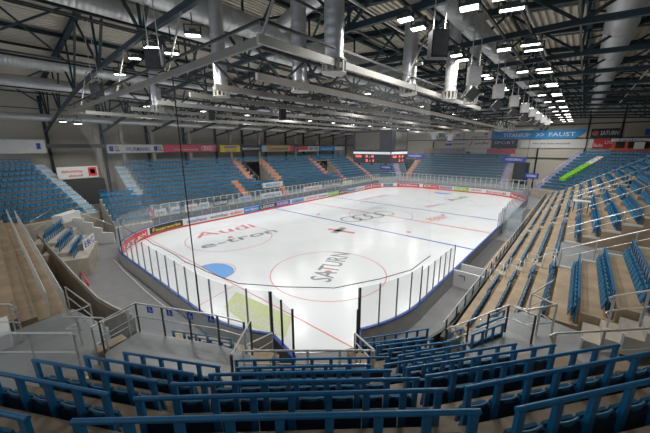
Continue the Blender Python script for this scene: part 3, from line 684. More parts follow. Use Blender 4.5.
# ------------------------------------------------------------------ right corner landing
LZ = 3.46
LPOLY = [(18.7, -27.0), (19.6, -28.6), (22.6, -31.0), (24.9, -28.4), (24.9, -24.6), (20.0, -23.6), (18.9, -25.3)]
tag(MB().prism(LPOLY, LZ-1.2, LZ).build('landing', 'grey_floor'), 'grey landing floor between the right corner block and the right stand', 'landing')
tag(MB().prism([(22.9, -29.6), (25.6, -29.6), (25.6, -32), (24.2, -31.2)], LZ, LZ+1.0).build('side_wall', 'white'), 'low white wall block beside the landing at the right edge', 'wall block')
zz = 4.9
handrail('landing_handrail', 'steel double handrail along the near side of the right landing', [at(553, 343, z=zz-.35), at(551, 336, z=zz-.02), at(556, 333.5, z=zz), at(650, 328.5, z=zz), at(690, 326, z=zz)], LZ, r=.028, posts=[at(605, 331, z=zz), at(556, 333.5, z=zz)])
handrail('glass_railing', 'steel framed glass railing between the right corner block aisle and the landing', [at(447, 329, z=3.9), at(469, 321, z=4.2), at(509, 305, z=4.55), at(536, 315.5, z=4.5)], lambda p: p.z-1.02, glass=True, posts=along([at(447, 329, z=3.9), at(469, 321, z=4.2), at(509, 305, z=4.55), at(536, 315.5, z=4.5)], 1.0))
handrail('zigzag_handrail', 'zigzag steel handrail at the foot of the right stand by the landing', [at(515, 306, z=4.2), at(527, 310, z=4.4), at(557, 305, z=4.6), at(532, 294, z=4.3), at(554, 280, z=4.7)], LZ-.3, posts=[at(541, 307.5, z=4.5), at(557, 305, z=4.6), at(532, 294, z=4.3)])
stz = thing('aisle_steps', 'wooden looking steps dropping from the landing beside the glass railing', 'steps', (19, -26, 0))
for i in range(4): MB().box((19.35-.32*i, -26.4+.22*i, LZ-.2-.2*i), (.5, 1.3, .25), .75).build('step', 'tan', stz)

# ------------------------------------------------------------------ generic stands
def stand(name, label, P0, rz, spans, nrow, z0, rise, pitch, rows=None, cuts=(), base=0, mt='tan', seats=True, rails=None, rail_from=0, aisles=(), seatlabel='', voms=(), low=0):
    """spans: (s0, s1). aisles: (s, width, j0, j1, material). voms: (s0, s1, j0, j1, floor z)"""
    ex = Vector((math.cos(rz), math.sin(rz), 0)); ey = Vector((-math.sin(rz), math.cos(rz), 0)); P0 = Vector((*P0, 0))
    t = thing(name, label, 'terrace', tuple(P0))
    def pt(s, d): p = P0+ex*s-ey*d; return (p.x, p.y)
    S0, S1 = spans
    for j in range(nrow):
        a0, a1 = j*pitch-pitch+.12, j*pitch+.12; z = z0+rise*j
        cut = sorted([(v[0], v[1]) for v in voms if v[2] <= j <= v[3]]); segs = []; s = S0
        for c0, c1 in cut: segs.append((s, c0)); s = c1
        segs.append((s, S1))
        b = MB()
        for c0, c1 in segs:
            if c1 > c0: b.prism([pt(c0, a0), pt(c1, a0), pt(c1, a1), pt(c0, a1)], base, z)
        b.build('tread', mt, t)
        # seats & rails in the gaps between aisles and vomitories
        blocks = sorted([(v[0]-.15, v[1]+.15) for v in voms if v[2] <= j <= v[3]]+[(a[0]-a[1]/2-.05, a[0]+a[1]/2+.05) for a in aisles if a[2] <= j <= a[3]])
        s = S0+.1
        segs = []
        for c0, c1 in blocks:
            if c0-s > .6: segs.append((s, c0))
            s = max(s, c1)
        if S1-.1-s > .6: segs.append((s, S1-.1))
        if rows is None or j in rows:
            for q, (c0, c1) in enumerate(segs):
                if seats: seat_row((P0.x, P0.y), rz, c0, c1, j*pitch, z, f'{ordn(j)} row up, {ordn(q)} block, {seatlabel}')
                if j >= rail_from: rail_row((P0.x, P0.y), rz, c0, c1, j*pitch, z, f'blue railing of {ordn(j)} row up, {ordn(q)} block, {seatlabel}', 'blue railings of the distant stands', detail=False)
    for i, (s, w, j0, j1, m) in enumerate(aisles):
        f = thing('aisle_stairs', f'{STN.get(m, "tan")} aisle stairs, {ordn(i)} along the {seatlabel}', 'stairs', (*pt(s, j0*pitch), 0), f'aisle stairs of the {seatlabel}')
        b = MB()
        for j in range(j0, min(j1, nrow-1)+1):
            for h in (0, 1):
                d1 = j*pitch+.12; d0 = d1-pitch/2*(2-h) if h == 0 else d1-pitch/2
                zz = z0+rise*j-(rise/2 if h == 1 else 0) if False else z0+rise*j+(rise/2 if h else 0)
                dd0 = j*pitch-pitch+.12+(pitch/2 if h else 0); b.prism([pt(s-w/2, dd0), pt(s+w/2, dd0), pt(s+w/2, dd0+pitch/2), pt(s-w/2, dd0+pitch/2)], z0+rise*j, zz+.015)
        b.build('steps', m, f)
        h0 = P0+ex*s-ey*(j0*pitch)+Vector((0, 0, z0+rise*j0+.95)); h1 = P0+ex*s-ey*(min(j1, nrow-1)*pitch)+Vector((0, 0, z0+rise*min(j1, nrow-1)+.95))
        bb = MB().tube([h0, h1], .03, 5)
        for q in (0, .33, .66, 1): p = h0.lerp(h1, q); bb.bar(p, p-Vector((0, 0, .95)), .035, .035)
        bb.build('handrail', 'steel', f)
    for i, (c0, c1, j0, j1, zf) in enumerate(voms):
        v = thing('stand_entrance', f'entrance cut through the {seatlabel}, {ordn(i)} from the camera side', 'entrance', (*pt((c0+c1)/2, j0*pitch), zf), f'entrances of the {seatlabel}')
        a0, a1 = j0*pitch-pitch+.12, j1*pitch+.12
        MB().prism([pt(c0, a0-.3), pt(c1, a0-.3), pt(c1, a1), pt(c0, a1)], zf-.2, zf+.02).build('entrance_floor', 'grey_floor', v)
        zt = z0+rise*j1+1.0; zb = z0+rise*j0+.8
        for c in (c0-.08, c1+.08):
            b = MB()
            for j in range(j0, j1+1):
                b.prism([pt(c-.07, j*pitch-pitch+.12), pt(c+.07, j*pitch-pitch+.12), pt(c+.07, j*pitch+.12), pt(c-.07, j*pitch+.12)], zf, z0+rise*j+.12)
            b.build('stepped_side_wall', 'white', v)
            h0 = P0+ex*c-ey*a0+Vector((0, 0, zb+.2)); h1 = P0+ex*c-ey*a1+Vector((0, 0, zt+.1))
            bb = MB().tube([h0, h1], .035, 6).tube([h0-Vector((0, 0, .45)), h1-Vector((0, 0, .45))], .02, 6)
            for q in (0, .25, .5, .75, 1): p = h0.lerp(h1, q); bb.bar(p, p-Vector((0, 0, 1.0)), .05, .05)
            bb.build('handrail', 'steel', v)
        MB().prism([pt(c0, a1), pt(c1, a1), pt(c1, a1+.15), pt(c0, a1+.15)], zf, z0+rise*j1+.6).build('back_wall', 'dgrey', v)
    return t
STN = {'orange': 'orange painted', 'lblue': 'pale blue', 'lilac': 'lilac painted', 'green': 'bright green', 'tan': 'tan', 'conc': 'pale concrete'}
# right stand: s = y, rows climb to +x
stand('right_stand', 'long stepped tan terrace of the right side stand', (18.1, 0), PI/2, (-23.6, 27), 13, 1.3, .54, .83, rail_from=4, seatlabel='right stand',
      aisles=[(-16.0, 1.0, 0, 3, 'tan'), (-3.6, 1.2, 0, 12, 'tan'), (9, 1.2, 0, 12, 'conc'), (20, 1.2, 0, 12, 'conc')], voms=[(-17.4, -12.2, 4, 9, 3.46), (3, 7, 4, 8, 3.46)])
# beige steps rising at the near flank of the right stand
t = thing('flank_stairs', 'pale beige stairs rising up the near side of the right stand', 'stairs', (22, -24.3, LZ))
for j in range(9):
    for h in (0, 1): MB().box((21.85+.83*j+.415*h, -24.3, (LZ+.27*(2*j+h+1))/1-.3), (.415, 1.3, .6)).build('step', 'conc', t)
for j in range(9):
    MB().box((21.62+.83*j, -24.98, LZ+.54*j+.12), (.06, .06, .5)).build('edge_post', 'white', t)
handrail('stair_handrail', 'steel double handrail rising along the pale stairs of the right stand', [at(612, 303, z=4.75), at(610, 298, z=5.05), at(615, 296, z=5.15), at(650, 290.5, z=5.9), at(680, 286, z=6.5)], lambda p: p.z-1.1, r=.028, posts=[at(615, 296, z=5.15), at(650, 290.5, z=5.9)])
# front parapet and fence of the right stand
PX = 17.15
pr = thing('stand_parapet', 'dark parapet with glass on top along the front of the right stand', 'parapet', (PX, -20, 0))
MB().box((PX, 1.5, .6), (.15, 51, 1.2)).build('parapet_wall', 'dsteel', pr); MB().box((PX, 1.5, 1.55), (.02, 51, .7)).build('glass_band', 'glass', pr)
for i in range(34): MB().box((PX, -23.5+1.5*i, 1.5), (.06, .06, .85)).build('post', 'dsteel', pr)
MB().tube([(PX, -24, 1.92), (PX, 27, 1.92)], .03, 6).build('top_rail', 'steel', pr)
cpar = corner(CX, -CY, 332, 360, 7, 2.15)+[(PX, -21.4)]
b = MB()
for a, c in zip(cpar, cpar[1:]): b.bar((*a, .6), (*c, .6), .12, 1.2)
tag(b.build('corner_parapet', 'dsteel'), 'curved dark parapet between the near right corner boards and lowest seats', 'parapet')
for i, (y, j) in enumerate([(-15.4, j) for j in range(4)]+[(-16.7, j) for j in range(4)]):
    x = 18.1+.83*j-.35; z = 1.3+.54*j; bb = MB().tube([(x-.25, y, z), (x-.25, y, z+.9), (x+.25, y, z+.9), (x+.25, y, z)], .022, 6)
    tag(bb.build('hoop_rail', 'steel'), f'small steel hoop rail at the aisle of the right stand, {ordn(i)} counted from the ice', 'handrail', 'hoop rails')
k = 0
for yy in (-16.0, -3.6):
    for j in range(1, 8):
        if yy < -10 and j > 3: continue
        tag(MB().box((18.1+.83*j-.83, yy-.0, 1.3+.54*j-.14), (.34, .7, .28)).build('step_block', 'conc'), f'pale wooden step block on the right stand aisle, {ordn(k)} from the lower near end', 'step', 'step blocks'); k += 1
# table in the right entrance
t = thing('white_table', 'small white topped table at the entrance in the right stand', 'table', (22.2, -5.5, 3.46)); q = at(582, 201, z=5.2)
t.location = (0, 0, 0); t['_o'] = (0., 0., 0.)
MB().box((q.x, q.y, q.z), (1.1, .8, .06)).build('table_top', 'boardw', t)
for sx in (-.45, .45): MB().box((q.x+sx, q.y, q.z-.5), (.06, .06, 1.0)).build('leg', 'dsteel', t)

# left stand: rotz=-90, s = -y
stand('left_stand', 'long stepped terrace of the left side stand with blue seats', (-18.6, 0), -PI/2, (-29, 24.6), 11, 1.35, .54, .84, rail_from=10, seatlabel='left stand', mt='conc',
      aisles=[(24.0, 1.2, 4, 12, 'lblue'), (6.2, 1.0, 5, 12, 'orange'), (9.5, 1.0, 0, 4, 'orange'), (.2, 1.1, 4, 12, 'orange'), (1.6, 1.0, 0, 3, 'orange'), (-13.2, 1.1, 4, 12, 'lred'), (-17, 1.0, 0, 4, 'lred'), (-27.8, 1.1, 0, 12, 'orange')],
      voms=[(1.2, 5.2, 4, 9, 3.2), (-18.2, -14.4, 4, 8, 3.2)])
b = MB()
ln = thing('left_front_fence', 'grey fence with slim posts along the front of the left stand', 'fence', (-17.6, 0, 0))
MB().box((-17.6, 2.5, .6), (.15, 53, 1.2)).build('fence_wall', 'dgrey', ln)
for z in (1.3, 2.75): MB().box((-17.6, 2.5, z), (.06, 53, .06)).build('rail', 'galv', ln)
for i in range(54): MB().box((-17.6, -23.8+i, 1.7), (.1, .1, 2.1)).build('post', 'galv', ln)
FS = [(135, 142, 'boardw', '3M', 'dblue'), (143, 152, 'lred', 'R', 'boardw'), (153, 165, 'boardw', 'Hofer', 'dgrey'), (170, 180, 'boardw', 'eder', 'dblue'), (184, 197, 'boardw', 'Sanitop', 'red'), (199, 209, 'boardw', 'emgo', 'dblue'), (213, 228, 'dark', 'NORM', 'boardw'), (240, 252, 'lblue', 'VHV', 'dblue'), (262, 282, 'boardw', 'stadtwerke', 'blue'), (304, 322, 'boardw', 'BRANDL', 'red'), (326, 340, 'grey', 'plan', 'boardw'), (343, 352, 'boardw', 'LBS', 'green')]
for i, (a, c, m, tx, tm) in enumerate(FS):
    p = at(a, 200, x=-17.48); q = at(c, 200, x=-17.48); t = thing('advertising_board', f'small advertising board on the left stand fence, {ordn(i)} from the near corner', 'advertising board', (-17.48, p.y, 1.2), 'fence adverts')
    L = q.y-p.y; MB().slab((-17.53, p.y, 1.35), (0, 1, 0), (0, 0, 1), L, .85, .04).build('panel', m, t)
    lettering(tx, (-17.52, p.y+L*.1, 1.55), (0, 1, 0), (0, 0, 1), L*.8, .42, tm, t, bold=.01)
# left corner block (turned towards the near end)
rzb = math.radians(-70.5)
stand('left_corner_stand', 'stepped terrace of the near left corner stand filled with bright blue seats', (-20.9, -28.7), rzb, (.0, 10.5), 11, 2.4, .49, .80, rail_from=10, seatlabel='near left corner stand', mt='conc', aisles=[(.5, 1.1, 0, 11, 'lblue')])
# lower flank of the left stand, white stepped wall
fl = thing('stepped_flank', 'white stepped side wall at the near end of the left stand', 'wall', (-16, -28.9, 0))
FA = Vector((-14.4, -28.8, 0)); FE = Vector((-.57, -.82, 0)).normalized(); FN = Vector((FE.y, -FE.x, 0))
def onflank(px, py):
    d = FW + R2*((px-325)/FPX) - U2*((py-216.5)/FPX); return CAM+d*((FA-CAM).dot(FN)/d.dot(FN))
pp = [onflank(*q) for q in ((113, 233), (102, 232.5), (102, 228.5), (92.5, 227), (92.5, 223), (83, 222), (83, 218.5), (72, 217.5))]
pp = [pp[0]*1]+pp[1:]+[Vector((pp[-1].x, pp[-1].y, 0)), Vector((pp[0].x, pp[0].y, 0))]
n = len(pp); th = FN*(.2 if FN.dot(CAM-FA) < 0 else -.2)
MB().add(pp+[p+th for p in pp], [tuple(range(n)), tuple(range(2*n-1, n-1, -1))]+[(i, n+i, n+(i+1) % n, (i+1) % n) for i in range(n)]).build('wall_panel', 'white', fl)
MB().tube([pp[0]+Vector((0, 0, .9)), pp[-3]+Vector((0, 0, .9))], .03, 6).build('handrail', 'steel', fl)
stand('lower_corner_stand', 'low terrace rows behind the white stepped wall by the near left rink corner', (-16.1, -28.2), -PI/2, (-3.6, .0), 6, 1.3, .5, .85, rail_from=0, seatlabel='low corner rows', mt='conc')

# small curved block at the left with three seat rows
cb = thing('curved_parapet', 'curved concrete parapet with a dark inner face by the sunken passage', 'parapet', (-10, -33, 0))
PW = [at(38, 235, z=2.0), at(55, 254, z=2.0), at(75, 276, z=2.0), at(98, 299, z=2.0), at(114, 308, z=2.0), at(132, 316, z=2.05)]
b = MB()
for a, c in zip(PW, PW[1:]): b.bar((a.x, a.y, 1.0), (c.x, c.y, 1.0), .18, 2.0)
b.build('parapet_wall', 'greyconc', cb); MB().tube([p+Vector((0, 0, .06)) for p in PW], .05, 6).build('coping_rail', 'steel', cb)
rows = [((44, 231), (62, 219)), ((57, 240), (72, 226)), ((71, 246), (82, 232))]
for i, (a, c) in enumerate(rows):
    z = 3.0-.3*i; A_ = at(*a, z=z); C_ = at(*c, z=z); v = C_-A_; th = math.atan2(v.y, v.x)
    rail_row(A_, th, 0, v.length, 0, z-1, f'blue seat railing in the small curved block at left, {ordn(i)} from the left', 'railings of the small curved block', bend=False)
    seat_row(A_, th, 0, v.length, 0, z-1, f'{ordn(i)} row of the small curved block')
    e = v.normalized(); nn = Vector((-e.y, e.x, 0)); f = -nn if nn.dot(CAM-A_) < 0 else nn
    L = v.length; P = [A_-e*.3-f*1.0, C_+e*.3-f*1.0, C_+e*.3+f*.9, A_-e*.3+f*.9]
    tag(MB().prism([(p.x, p.y) for p in P], 0, z-1.0-.01*i).build('seat_step', 'conc'), f'pale concrete step under the small curved block, {ordn(i)} from the left', 'step', 'small block steps')
q = at(57, 218, z=3.2); r_ = at(75, 212, z=3.2)
t = MB().bar((q.x, q.y, 3.0), (r_.x, r_.y, 3.0), .9, .75); tag(t.build('white_panel_box', 'white'), 'plain white box panel above the small curved block at left', 'panel')
q = at(82, 262, z=.4); r_ = at(93, 252, z=.4)
t = thing('end_wall_block', 'grey concrete end block with a blue and white sticker by the passage', 'block', (q.x, q.y, 0)); MB().bar((q.x, q.y, .95), (r_.x, r_.y, .95), .6, 1.9).build('block', 'greyconc', t)
e = (r_-q).normalized(); n = Vector((e.y, -e.x, 0)); n = n if n.dot(CAM-q) > 0 else -n; ex = e if e.cross(Vector((0, 0, 1))).dot(n) > 0 else -e
o = (q if ex == e else r_)+n*.32+Vector((0, 0, .95)); L = (r_-q).length
MB().slab(o, ex, (0, 0, 1), L, .85, .03).build('sign_panel', 'boardw', t); lettering('ERC', o+n*.02+ex*.1*L+Vector((0, 0, .15)), ex, (0, 0, 1), L*.8, .5, 'dblue', t)
handrail('block_handrail', 'thin steel handrail over the small curved seat block', [at(30, 222, z=3.4), at(52, 209, z=3.4), at(54, 214, z=3.2), at(95, 244, z=2.6)], 1.6)

# standing terrace behind the near goal, rows along x
tr = thing('standing_terrace', 'narrow tan standing terrace steps behind the near goal', 'terrace', (-5, -36, 0))
for j in range(8):
    y = -34.95-.5*j; z = 2.75+.18*j
    MB().prism([(-20, y), (5.3, y), (5.3, y-.51), (-20, y-.51)], 0, z).build('tread', 'tan', tr)
def trail(y, z, x0, x1, lab):
    handrail('terrace_railing', lab, [(x0, y, z+1.05), (x1, y, z+1.05)], z, mid=False, posts=along([(x0, y, z+1.05), (x1, y, z+1.05)], 2.0), bars=.26, mt='galv', cat='railing')
trail(-35.05, 2.75, -19, 5.2, 'steel barred crash railing along the front edge of the standing terrace'); trail(-35.55, 2.93, -19, 5.2, 'steel barred crash railing along the second step of the standing terrace')
# left landing
LL = [(4.6, -34.7), (8.4, -33.9), (8.9, -34.4), (12.2, -35.4), (12.6, -35.2), (13.4, -36.0), (14.2, -37.9), (13.0, -42), (6.6, -42), (6.4, -38.6)]
tag(MB().prism([(5.6, -34.9), (8.3, -34.3), (9.4, -34.9), (12.5, -35.3), (13.5, -36.3), (14.4, -38.2), (13, -42), (6.8, -42)], 2.0, 3.1).build('landing', 'grey_floor'), 'grey landing floor at lower left between standing terrace and seats', 'landing')
t = thing('sunken_steps', 'tan steps going down beside the wheelchair platform railing', 'steps', (8.5, -34, 0))
for i in range(5): MB().box((9.6-.36*i, -34.55+.06*i, 3.05-.2*i), (.38, .9, .3), .15).build('step', 'tan', t)
handrail('landing_handrail', 'steel double handrail on the left landing, running out of view', [at(-30, 333.5, z=4.5), at(0, 333, z=4.5), at(70, 333, z=4.5), at(75, 336, z=4.4), at(74, 340, z=4.25)], 3.1, r=.028, posts=[at(28, 333, z=4.5), at(73, 334, z=4.5)])
handrail('angled_handrail', 'angled steel handrail turning back at the top of the sunken passage', [at(65, 287, z=3.6), at(90, 305, z=3.9), at(63, 316.5, z=4.1), at(103, 318, z=4.2)], lambda p: p.z-1.05, posts=[at(65, 287, z=3.6), at(90, 305, z=3.9), at(76, 317, z=4.15)])
handrail('sunken_handrail', 'steel handrail with diagonal brace beside the tan sunken steps', [at(91, 327, z=4.4), at(128, 310, z=4.3), at(130, 330, z=3.4)], 3.0, posts=[at(91, 327, z=4.4), at(103, 322, z=4.4), at(127, 311, z=4.3)])
handrail('edge_handrail', 'steel handrail at the left edge above the tan terrace steps', [at(-20, 304, z=4.6), at(8, 304, z=4.6), at(16, 308, z=4.4), at(14, 313, z=4.2)], 3.1, posts=[at(8, 304, z=4.6), at(15, 307, z=4.4)])
hz = thing('terrace_edge_steps', 'tan steps with yellow edge marks between terrace and landing at left', 'steps', (6, -37, 2))
for i in range(4): MB().box((6.2-.2*i, -37.4-.8*i, 2.9+.12*i), (.9, .75, .5)).build('step', 'tan', hz); MB().box((6.67-.2*i, -37.4-.8*i, 3.16+.12*i), (.04, .7, .01)).build('yellow_edge', 'yellow', hz)
q = at(2, 345, z=3.2); tag(MB().box((q.x-.6, q.y, 3.35), (1.6, .5, .5)).build('white_box', 'white'), 'white box panel at the left edge below the handrail', 'panel')
# red barrier and papers
t = MB().tube([at(78, 270, z=.05), at(84, 276, z=.6), at(88, 284, z=.6), at(87, 290, z=.05)], .05, 6); tag(t.build('red_hoop', 'red'), 'small red curved hoop on the grey floor beside the end block', 'barrier')
# hose/cable at board foot
t = MB().tube([at(x_, y_, z=.03) for x_, y_ in ((114, 260), (124, 271), (134, 280), (144, 290), (156, 300), (172, 312))], .04, 6); tag(t.build('floor_hose', 'white'), 'pale hose lying along the foot of the near boards', 'hose')

# far end stands
stand('far_end_stand', 'stepped terrace of the far end stand with blue seats', (0, 34.8), PI, (-9.6, 13.5), 11, 1.5, .55, .84, rail_from=10, seatlabel='far end stand', mt='conc', aisles=[(-8.9, 1.1, 0, 10, 'lilac'), (12.4, 1.0, 0, 10, 'orange')])
stand('far_right_stand', 'stepped terrace of the far right corner stand with blue seats', (18.6, 31), math.radians(150), (-12.5, 4.5), 13, 1.6, .52, .84, rail_from=12, seatlabel='far right corner stand', mt='conc', aisles=[(-9.2, 1.3, 3, 12, 'green'), (3.9, 1.0, 0, 12, 'lilac')])
stand('far_left_stand', 'stepped terrace of the far left corner stand with blue seats', (-18.4, 31), math.radians(-140), (-7.5, 5), 12, 1.5, .52, .84, rail_from=10, seatlabel='far left corner stand', mt='conc', aisles=[(-5, 1.1, 0, 11, 'lilac')])
fe = thing('far_end_fence', 'grey barred fence along the front of the far end stand', 'fence', (0, 33.6, 0))
MB().box((0, 33.6, .45), (34, .15, .9)).build('fence_wall', 'grey', fe)
for z in (1.3, 2.9): MB().box((0, 33.6, z), (34, .07, .09)).build('rail', 'galv', fe)
for i in range(35): MB().box((-17+i, 33.6, 1.9), (.13, .08, 2.1)).build('post', 'galv', fe)

def on_stand(px, py):
    d = (at(px, py, z=0)-CAM).normalized(); t = 20
    while t < 110:
        p = CAM+d*t; h = 0
        if p.y < 27: h = 1.3+.65*(p.x-18.1)
        dd = .5*(p.x-18.6)+.866*(p.y-31)
        if dd > 0: h = max(h, 1.6+.62*dd)
        if p.z <= min(h, 8.0)+.25: return p
        t += .1
    return p
ga, gb = on_stand(563, 181), on_stand(600, 160)
gs = thing('aisle_stairs', 'bright green and white aisle stairs where the far right corner meets the right stand', 'stairs', tuple(ga), 'corner aisle stairs')
for i in range(16):
    p = ga.lerp(gb, i/15); v = (gb-ga); MB().box((p.x, p.y, p.z+.3), (v.xy.length/14, 1.3, .7), math.atan2(v.y, v.x)).build('step', 'green' if i < 11 else 'white', gs)
# ------------------------------------------------------------------ banners and signs
def wallsign(name, label, plane, px0, px1, pz, m, parts=(), cat='banner', group='banners', t_=.06, pyref=148, shape=None):
    """plane ('y', v) or ('x', v); parts: (kind, f0, f1, g0, g1, material, text)"""
    ax, v = plane
    if ax == 'y': a = at(px0, pyref, y=v); c = at(px1, pyref, y=v); ex = Vector((1, 0, 0)); L = c.x-a.x; o = Vector((a.x, v, pz[0])); n = Vector((0, -1, 0))
    else: a = at(px0, pyref, x=v); c = at(px1, pyref, x=v); ex = Vector((0, 1, 0)); L = c.y-a.y; o = Vector((v, a.y, pz[0])); n = Vector((1, 0, 0))
    H = pz[1]-pz[0]; ey = Vector((0, 0, 1))
    t = thing(name, label, cat, tuple(o), group)
    if shape == 'slant':
        pts = [o, o+ex*(L*.88), o+ex*L+ey*H, o+ey*H]; mb_ = MB().add([p for p in pts]+[p-n*t_ for p in pts], [(0, 1, 2, 3), (7, 6, 5, 4), (0, 4, 5, 1), (1, 5, 6, 2), (2, 6, 7, 3), (3, 7, 4, 0)]); pl = mb_.build('panel', m, t)
    else: pl = MB().slab(o, ex, ey, L, H, t_).build('panel', m, t)
    t_0 = t
    for kd, f0, f1, g0, g1, mm, tx in parts:
        t = pl
        oo = o+ex*(L*f0)+ey*(H*g0)+n*.012
        if kd == 't': lettering(tx, oo, ex, ey, L*(f1-f0), H*(g1-g0), mm, t, bold=.01)
        elif kd == 'b': MB().slab(oo, ex, ey, L*(f1-f0), H*(g1-g0), .02).build('colour_field', mm, t)
        elif kd == 'r':
            w = L*(f1-f0)
            for i in range(4):
                cc = oo+ex*(w*(i+.75)/4.8)+ey*(H*(g1-g0)/2); rr = w/6.5
                MB().tube([cc+ex*(rr*math.cos(q))+ey*(rr*math.sin(q)) for q in [2*PI*k/20 for k in range(20)]], .055, 6, closed=True).build('logo_ring', mm, t)
    return t_0
LX = -29.9
wallsign('banner', 'white banner lettered in blue above the left stand, near its end', ('x', LX), 107, 163, (8.75, 9.95), 'white', [('b', .03, .10, .2, .8, 'dblue', ''), ('t', .12, .20, .2, .8, 'dark', 'GL'), ('t', .30, .73, .2, .68, 'dblue', 'WURMANN'), ('b', .82, .89, .2, .8, 'dblue', ''), ('t', .90, .98, .2, .8, 'dark', 'GL')])
wallsign('banner', 'red banner with four white rings above the left stand', ('x', LX), 163.5, 216, (8.75, 9.95), 'lred', [('t', .18, .62, .2, .45, 'boardw', 'Vorsprung'), ('r', .70, .95, .1, .9, 'boardw', '')])
wallsign('banner', 'yellow banner with grey lettering above the left stand', ('x', LX), 220, 240, (8.6, 9.85), 'yellow', [('b', .2, .85, .5, .9, 'tanb', ''), ('t', .22, .83, .55, .85, 'dblue', 'HORNBACH'), ('t', .25, .8, .1, .35, 'dblue', 'markt')])
wallsign('banner', 'dark blue banner with pale lettering above the left stand', ('x', LX), 240.5, 261, (8.6, 9.8), 'dark', [('t', .1, .9, .3, .65, 'boardw', 'MEDIAN')])
wallsign('banner', 'tan banner with black lettering above the left stand', ('x', LX), 262, 294, (8.5, 9.8), 'tanb', [('b', 0, .12, 0, 1, 'lblue', ''), ('t', .18, .78, .2, .8, 'dark', 'Continental'), ('b', .86, 1, 0, 1, 'lred', '')])
wallsign('banner', 'white and red banner above the middle of the left stand', ('x', LX), 298, 319, (8.4, 9.6), 'white', [('b', 0, .45, .3, 1, 'lred', ''), ('t', .5, .95, .2, .8, 'dblue', 'VR VR')])
wallsign('banner', 'teal banner with white field above the far left stand', ('x', LX), 319.5, 344, (8.4, 9.6), 'blue', [('t', .1, .5, .3, .7, 'boardw', 'bauhof'), ('b', .6, .98, .1, .9, 'white', '')])
wallsign('banner', 'long plain white banner at the far upper left edge', ('x', LX), -10, 46, (8.9, 10.5), 'white', [('b', .82, .9, .3, .75, 'dblue', '')])
tag(MB().box((-30.13, -.5, 9.75), (.30, 76, .5)).build('banner_beam', 'dsteel'), 'dark beam carrying the banners above the left stand', 'beam')
for i, px in enumerate((101, 126, 156, 193, 234, 262, 298, 320, 341)):
    q = at(px, 155, x=-29.6)
    tag(MB().box((-30.5, q.y, 6.1), (.45, .45, 12.2)).build('column', 'conc'), f'beige column behind the top of the left stand, {ordn(i)} from the left', 'column', 'columns of the left stand')
wallsign('hanging_sign', 'white sign with red script and a red square above the left entrance', ('x', -25.6), 57, 98, (5.9, 7.3), 'white', [('t', .1, .6, .45, .75, 'red', 'stadionzeitung'), ('t', .25, .6, .15, .35, 'red', 'aktuell'), ('b', .75, .97, .15, .9, 'red', ''), ('b', .80, .92, .35, .75, 'dark', '')], 'sign', None, pyref=172)
tag(MB().box((-26.2, -28.3, 4.1), (1.0, 4.2, 3.2)).build('entrance_box', 'dgrey'), 'solid dark block painted as the shaded entrance recess below the white hanging sign at left', 'entrance')  # closed box; the shade inside the opening is given by its dark colour
wallsign('advertising_board', 'white board with blue lettering standing in the left stand', ('x', -19.2), 263, 283, (2.7, 3.6), 'white', [('t', .15, .85, .25, .75, 'blue', 'BRUNO')], 'advertising board', None, pyref=190)
BY = YF-.25
wallsign('banner', 'large blue banner lettered FAUST on the far end wall', ('y', BY), 497, 585, (11.15, 12.95), 'cyanb', [('t', .06, .40, .25, .72, 'boardw', 'TITANIUM'), ('t', .46, .55, .25, .72, 'boardw', '>>'), ('t', .60, .88, .25, .72, 'boardw', 'FAUST')], shape='slant')
wallsign('banner', 'black SATURN banner with a red swirl on the far end wall', ('y', BY), 588, 616, (11.15, 12.95), 'dark', [('t', .35, .97, .3, .75, 'boardw', 'SATURN'), ('t', .05, .28, .25, .8, 'orange', '@')])
wallsign('banner', 'long white banner below the blue banner on the far end wall', ('y', BY), 520, 585, (9.1, 10.95), 'white', [('t', .2, .78, .4, .62, 'dark', 'Wir sind Eishockeystadt')])
wallsign('banner', 'red banner lettered LIVE on the far end wall', ('y', BY), 588, 614.5, (9.1, 10.95), 'red', [('b', 0, .16, 0, 1, 'white', ''), ('t', .6, .9, .45, .85, 'boardw', 'LIVE'), ('t', .2, .55, .15, .5, 'boardw', 'Radio')])
wallsign('banner', 'pale blue banner on the far wall above the far end stand', ('y', BY), 436, 462, (11.4, 13.1), 'white', [('t', .1, .9, .3, .7, 'blue', 'B 30  A 30')])
wallsign('banner', 'white banner with a red square on the far wall', ('y', BY), 463, 497, (11.3, 13.1), 'white', [('t', .25, .7, .1, .4, 'dark', 'Sport'), ('b', .6, .7, .5, .8, 'red', ''), ('b', .8, 1, 0, 1, 'blue', '')])
wallsign('banner', 'white banner with blue logo on the far wall', ('y', BY), 444, 466, (9.2, 11.0), 'white', [('b', .05, .35, .25, .6, 'dblue', ''), ('t', .4, .95, .4, .7, 'dgrey', 'schuster')])
wallsign('banner', 'white banner lettered spindler on the far wall', ('y', BY), 467, 490, (9.1, 11.0), 'white', [('t', .3, .95, .35, .8, 'dark', 'spindler'), ('t', .05, .25, .2, .85, 'red', '/')])
wallsign('banner', 'dark banner at the right end of the far wall row', ('y', BY), 491, 517, (9.0, 11.0), 'dark', [('t', .1, .9, .5, .85, 'lblue', 'SPORT')])
wallsign('banner', 'narrow tan and lilac banner low on the far wall', ('y', BY), 424, 465, (7.7, 9.0), 'tanb', [('b', .25, 1, .3, .9, 'lilac', '')])
wallsign('banner', 'white and dark red swoosh banner low on the far wall', ('y', BY), 466, 516, (7.2, 8.8), 'white', [('b', .45, 1, .3, 1, 'lred', ''), ('b', .0, .1, 0, .6, 'dark', '')])
wallsign('blue_sign', 'deep blue sign over the far right entrance', ('y', 40.5), 502, 526, (6.1, 7.2), 'dblue', [('t', .15, .85, .3, .75, 'boardw', 'NORDBRAU')], 'sign', None, pyref=160)
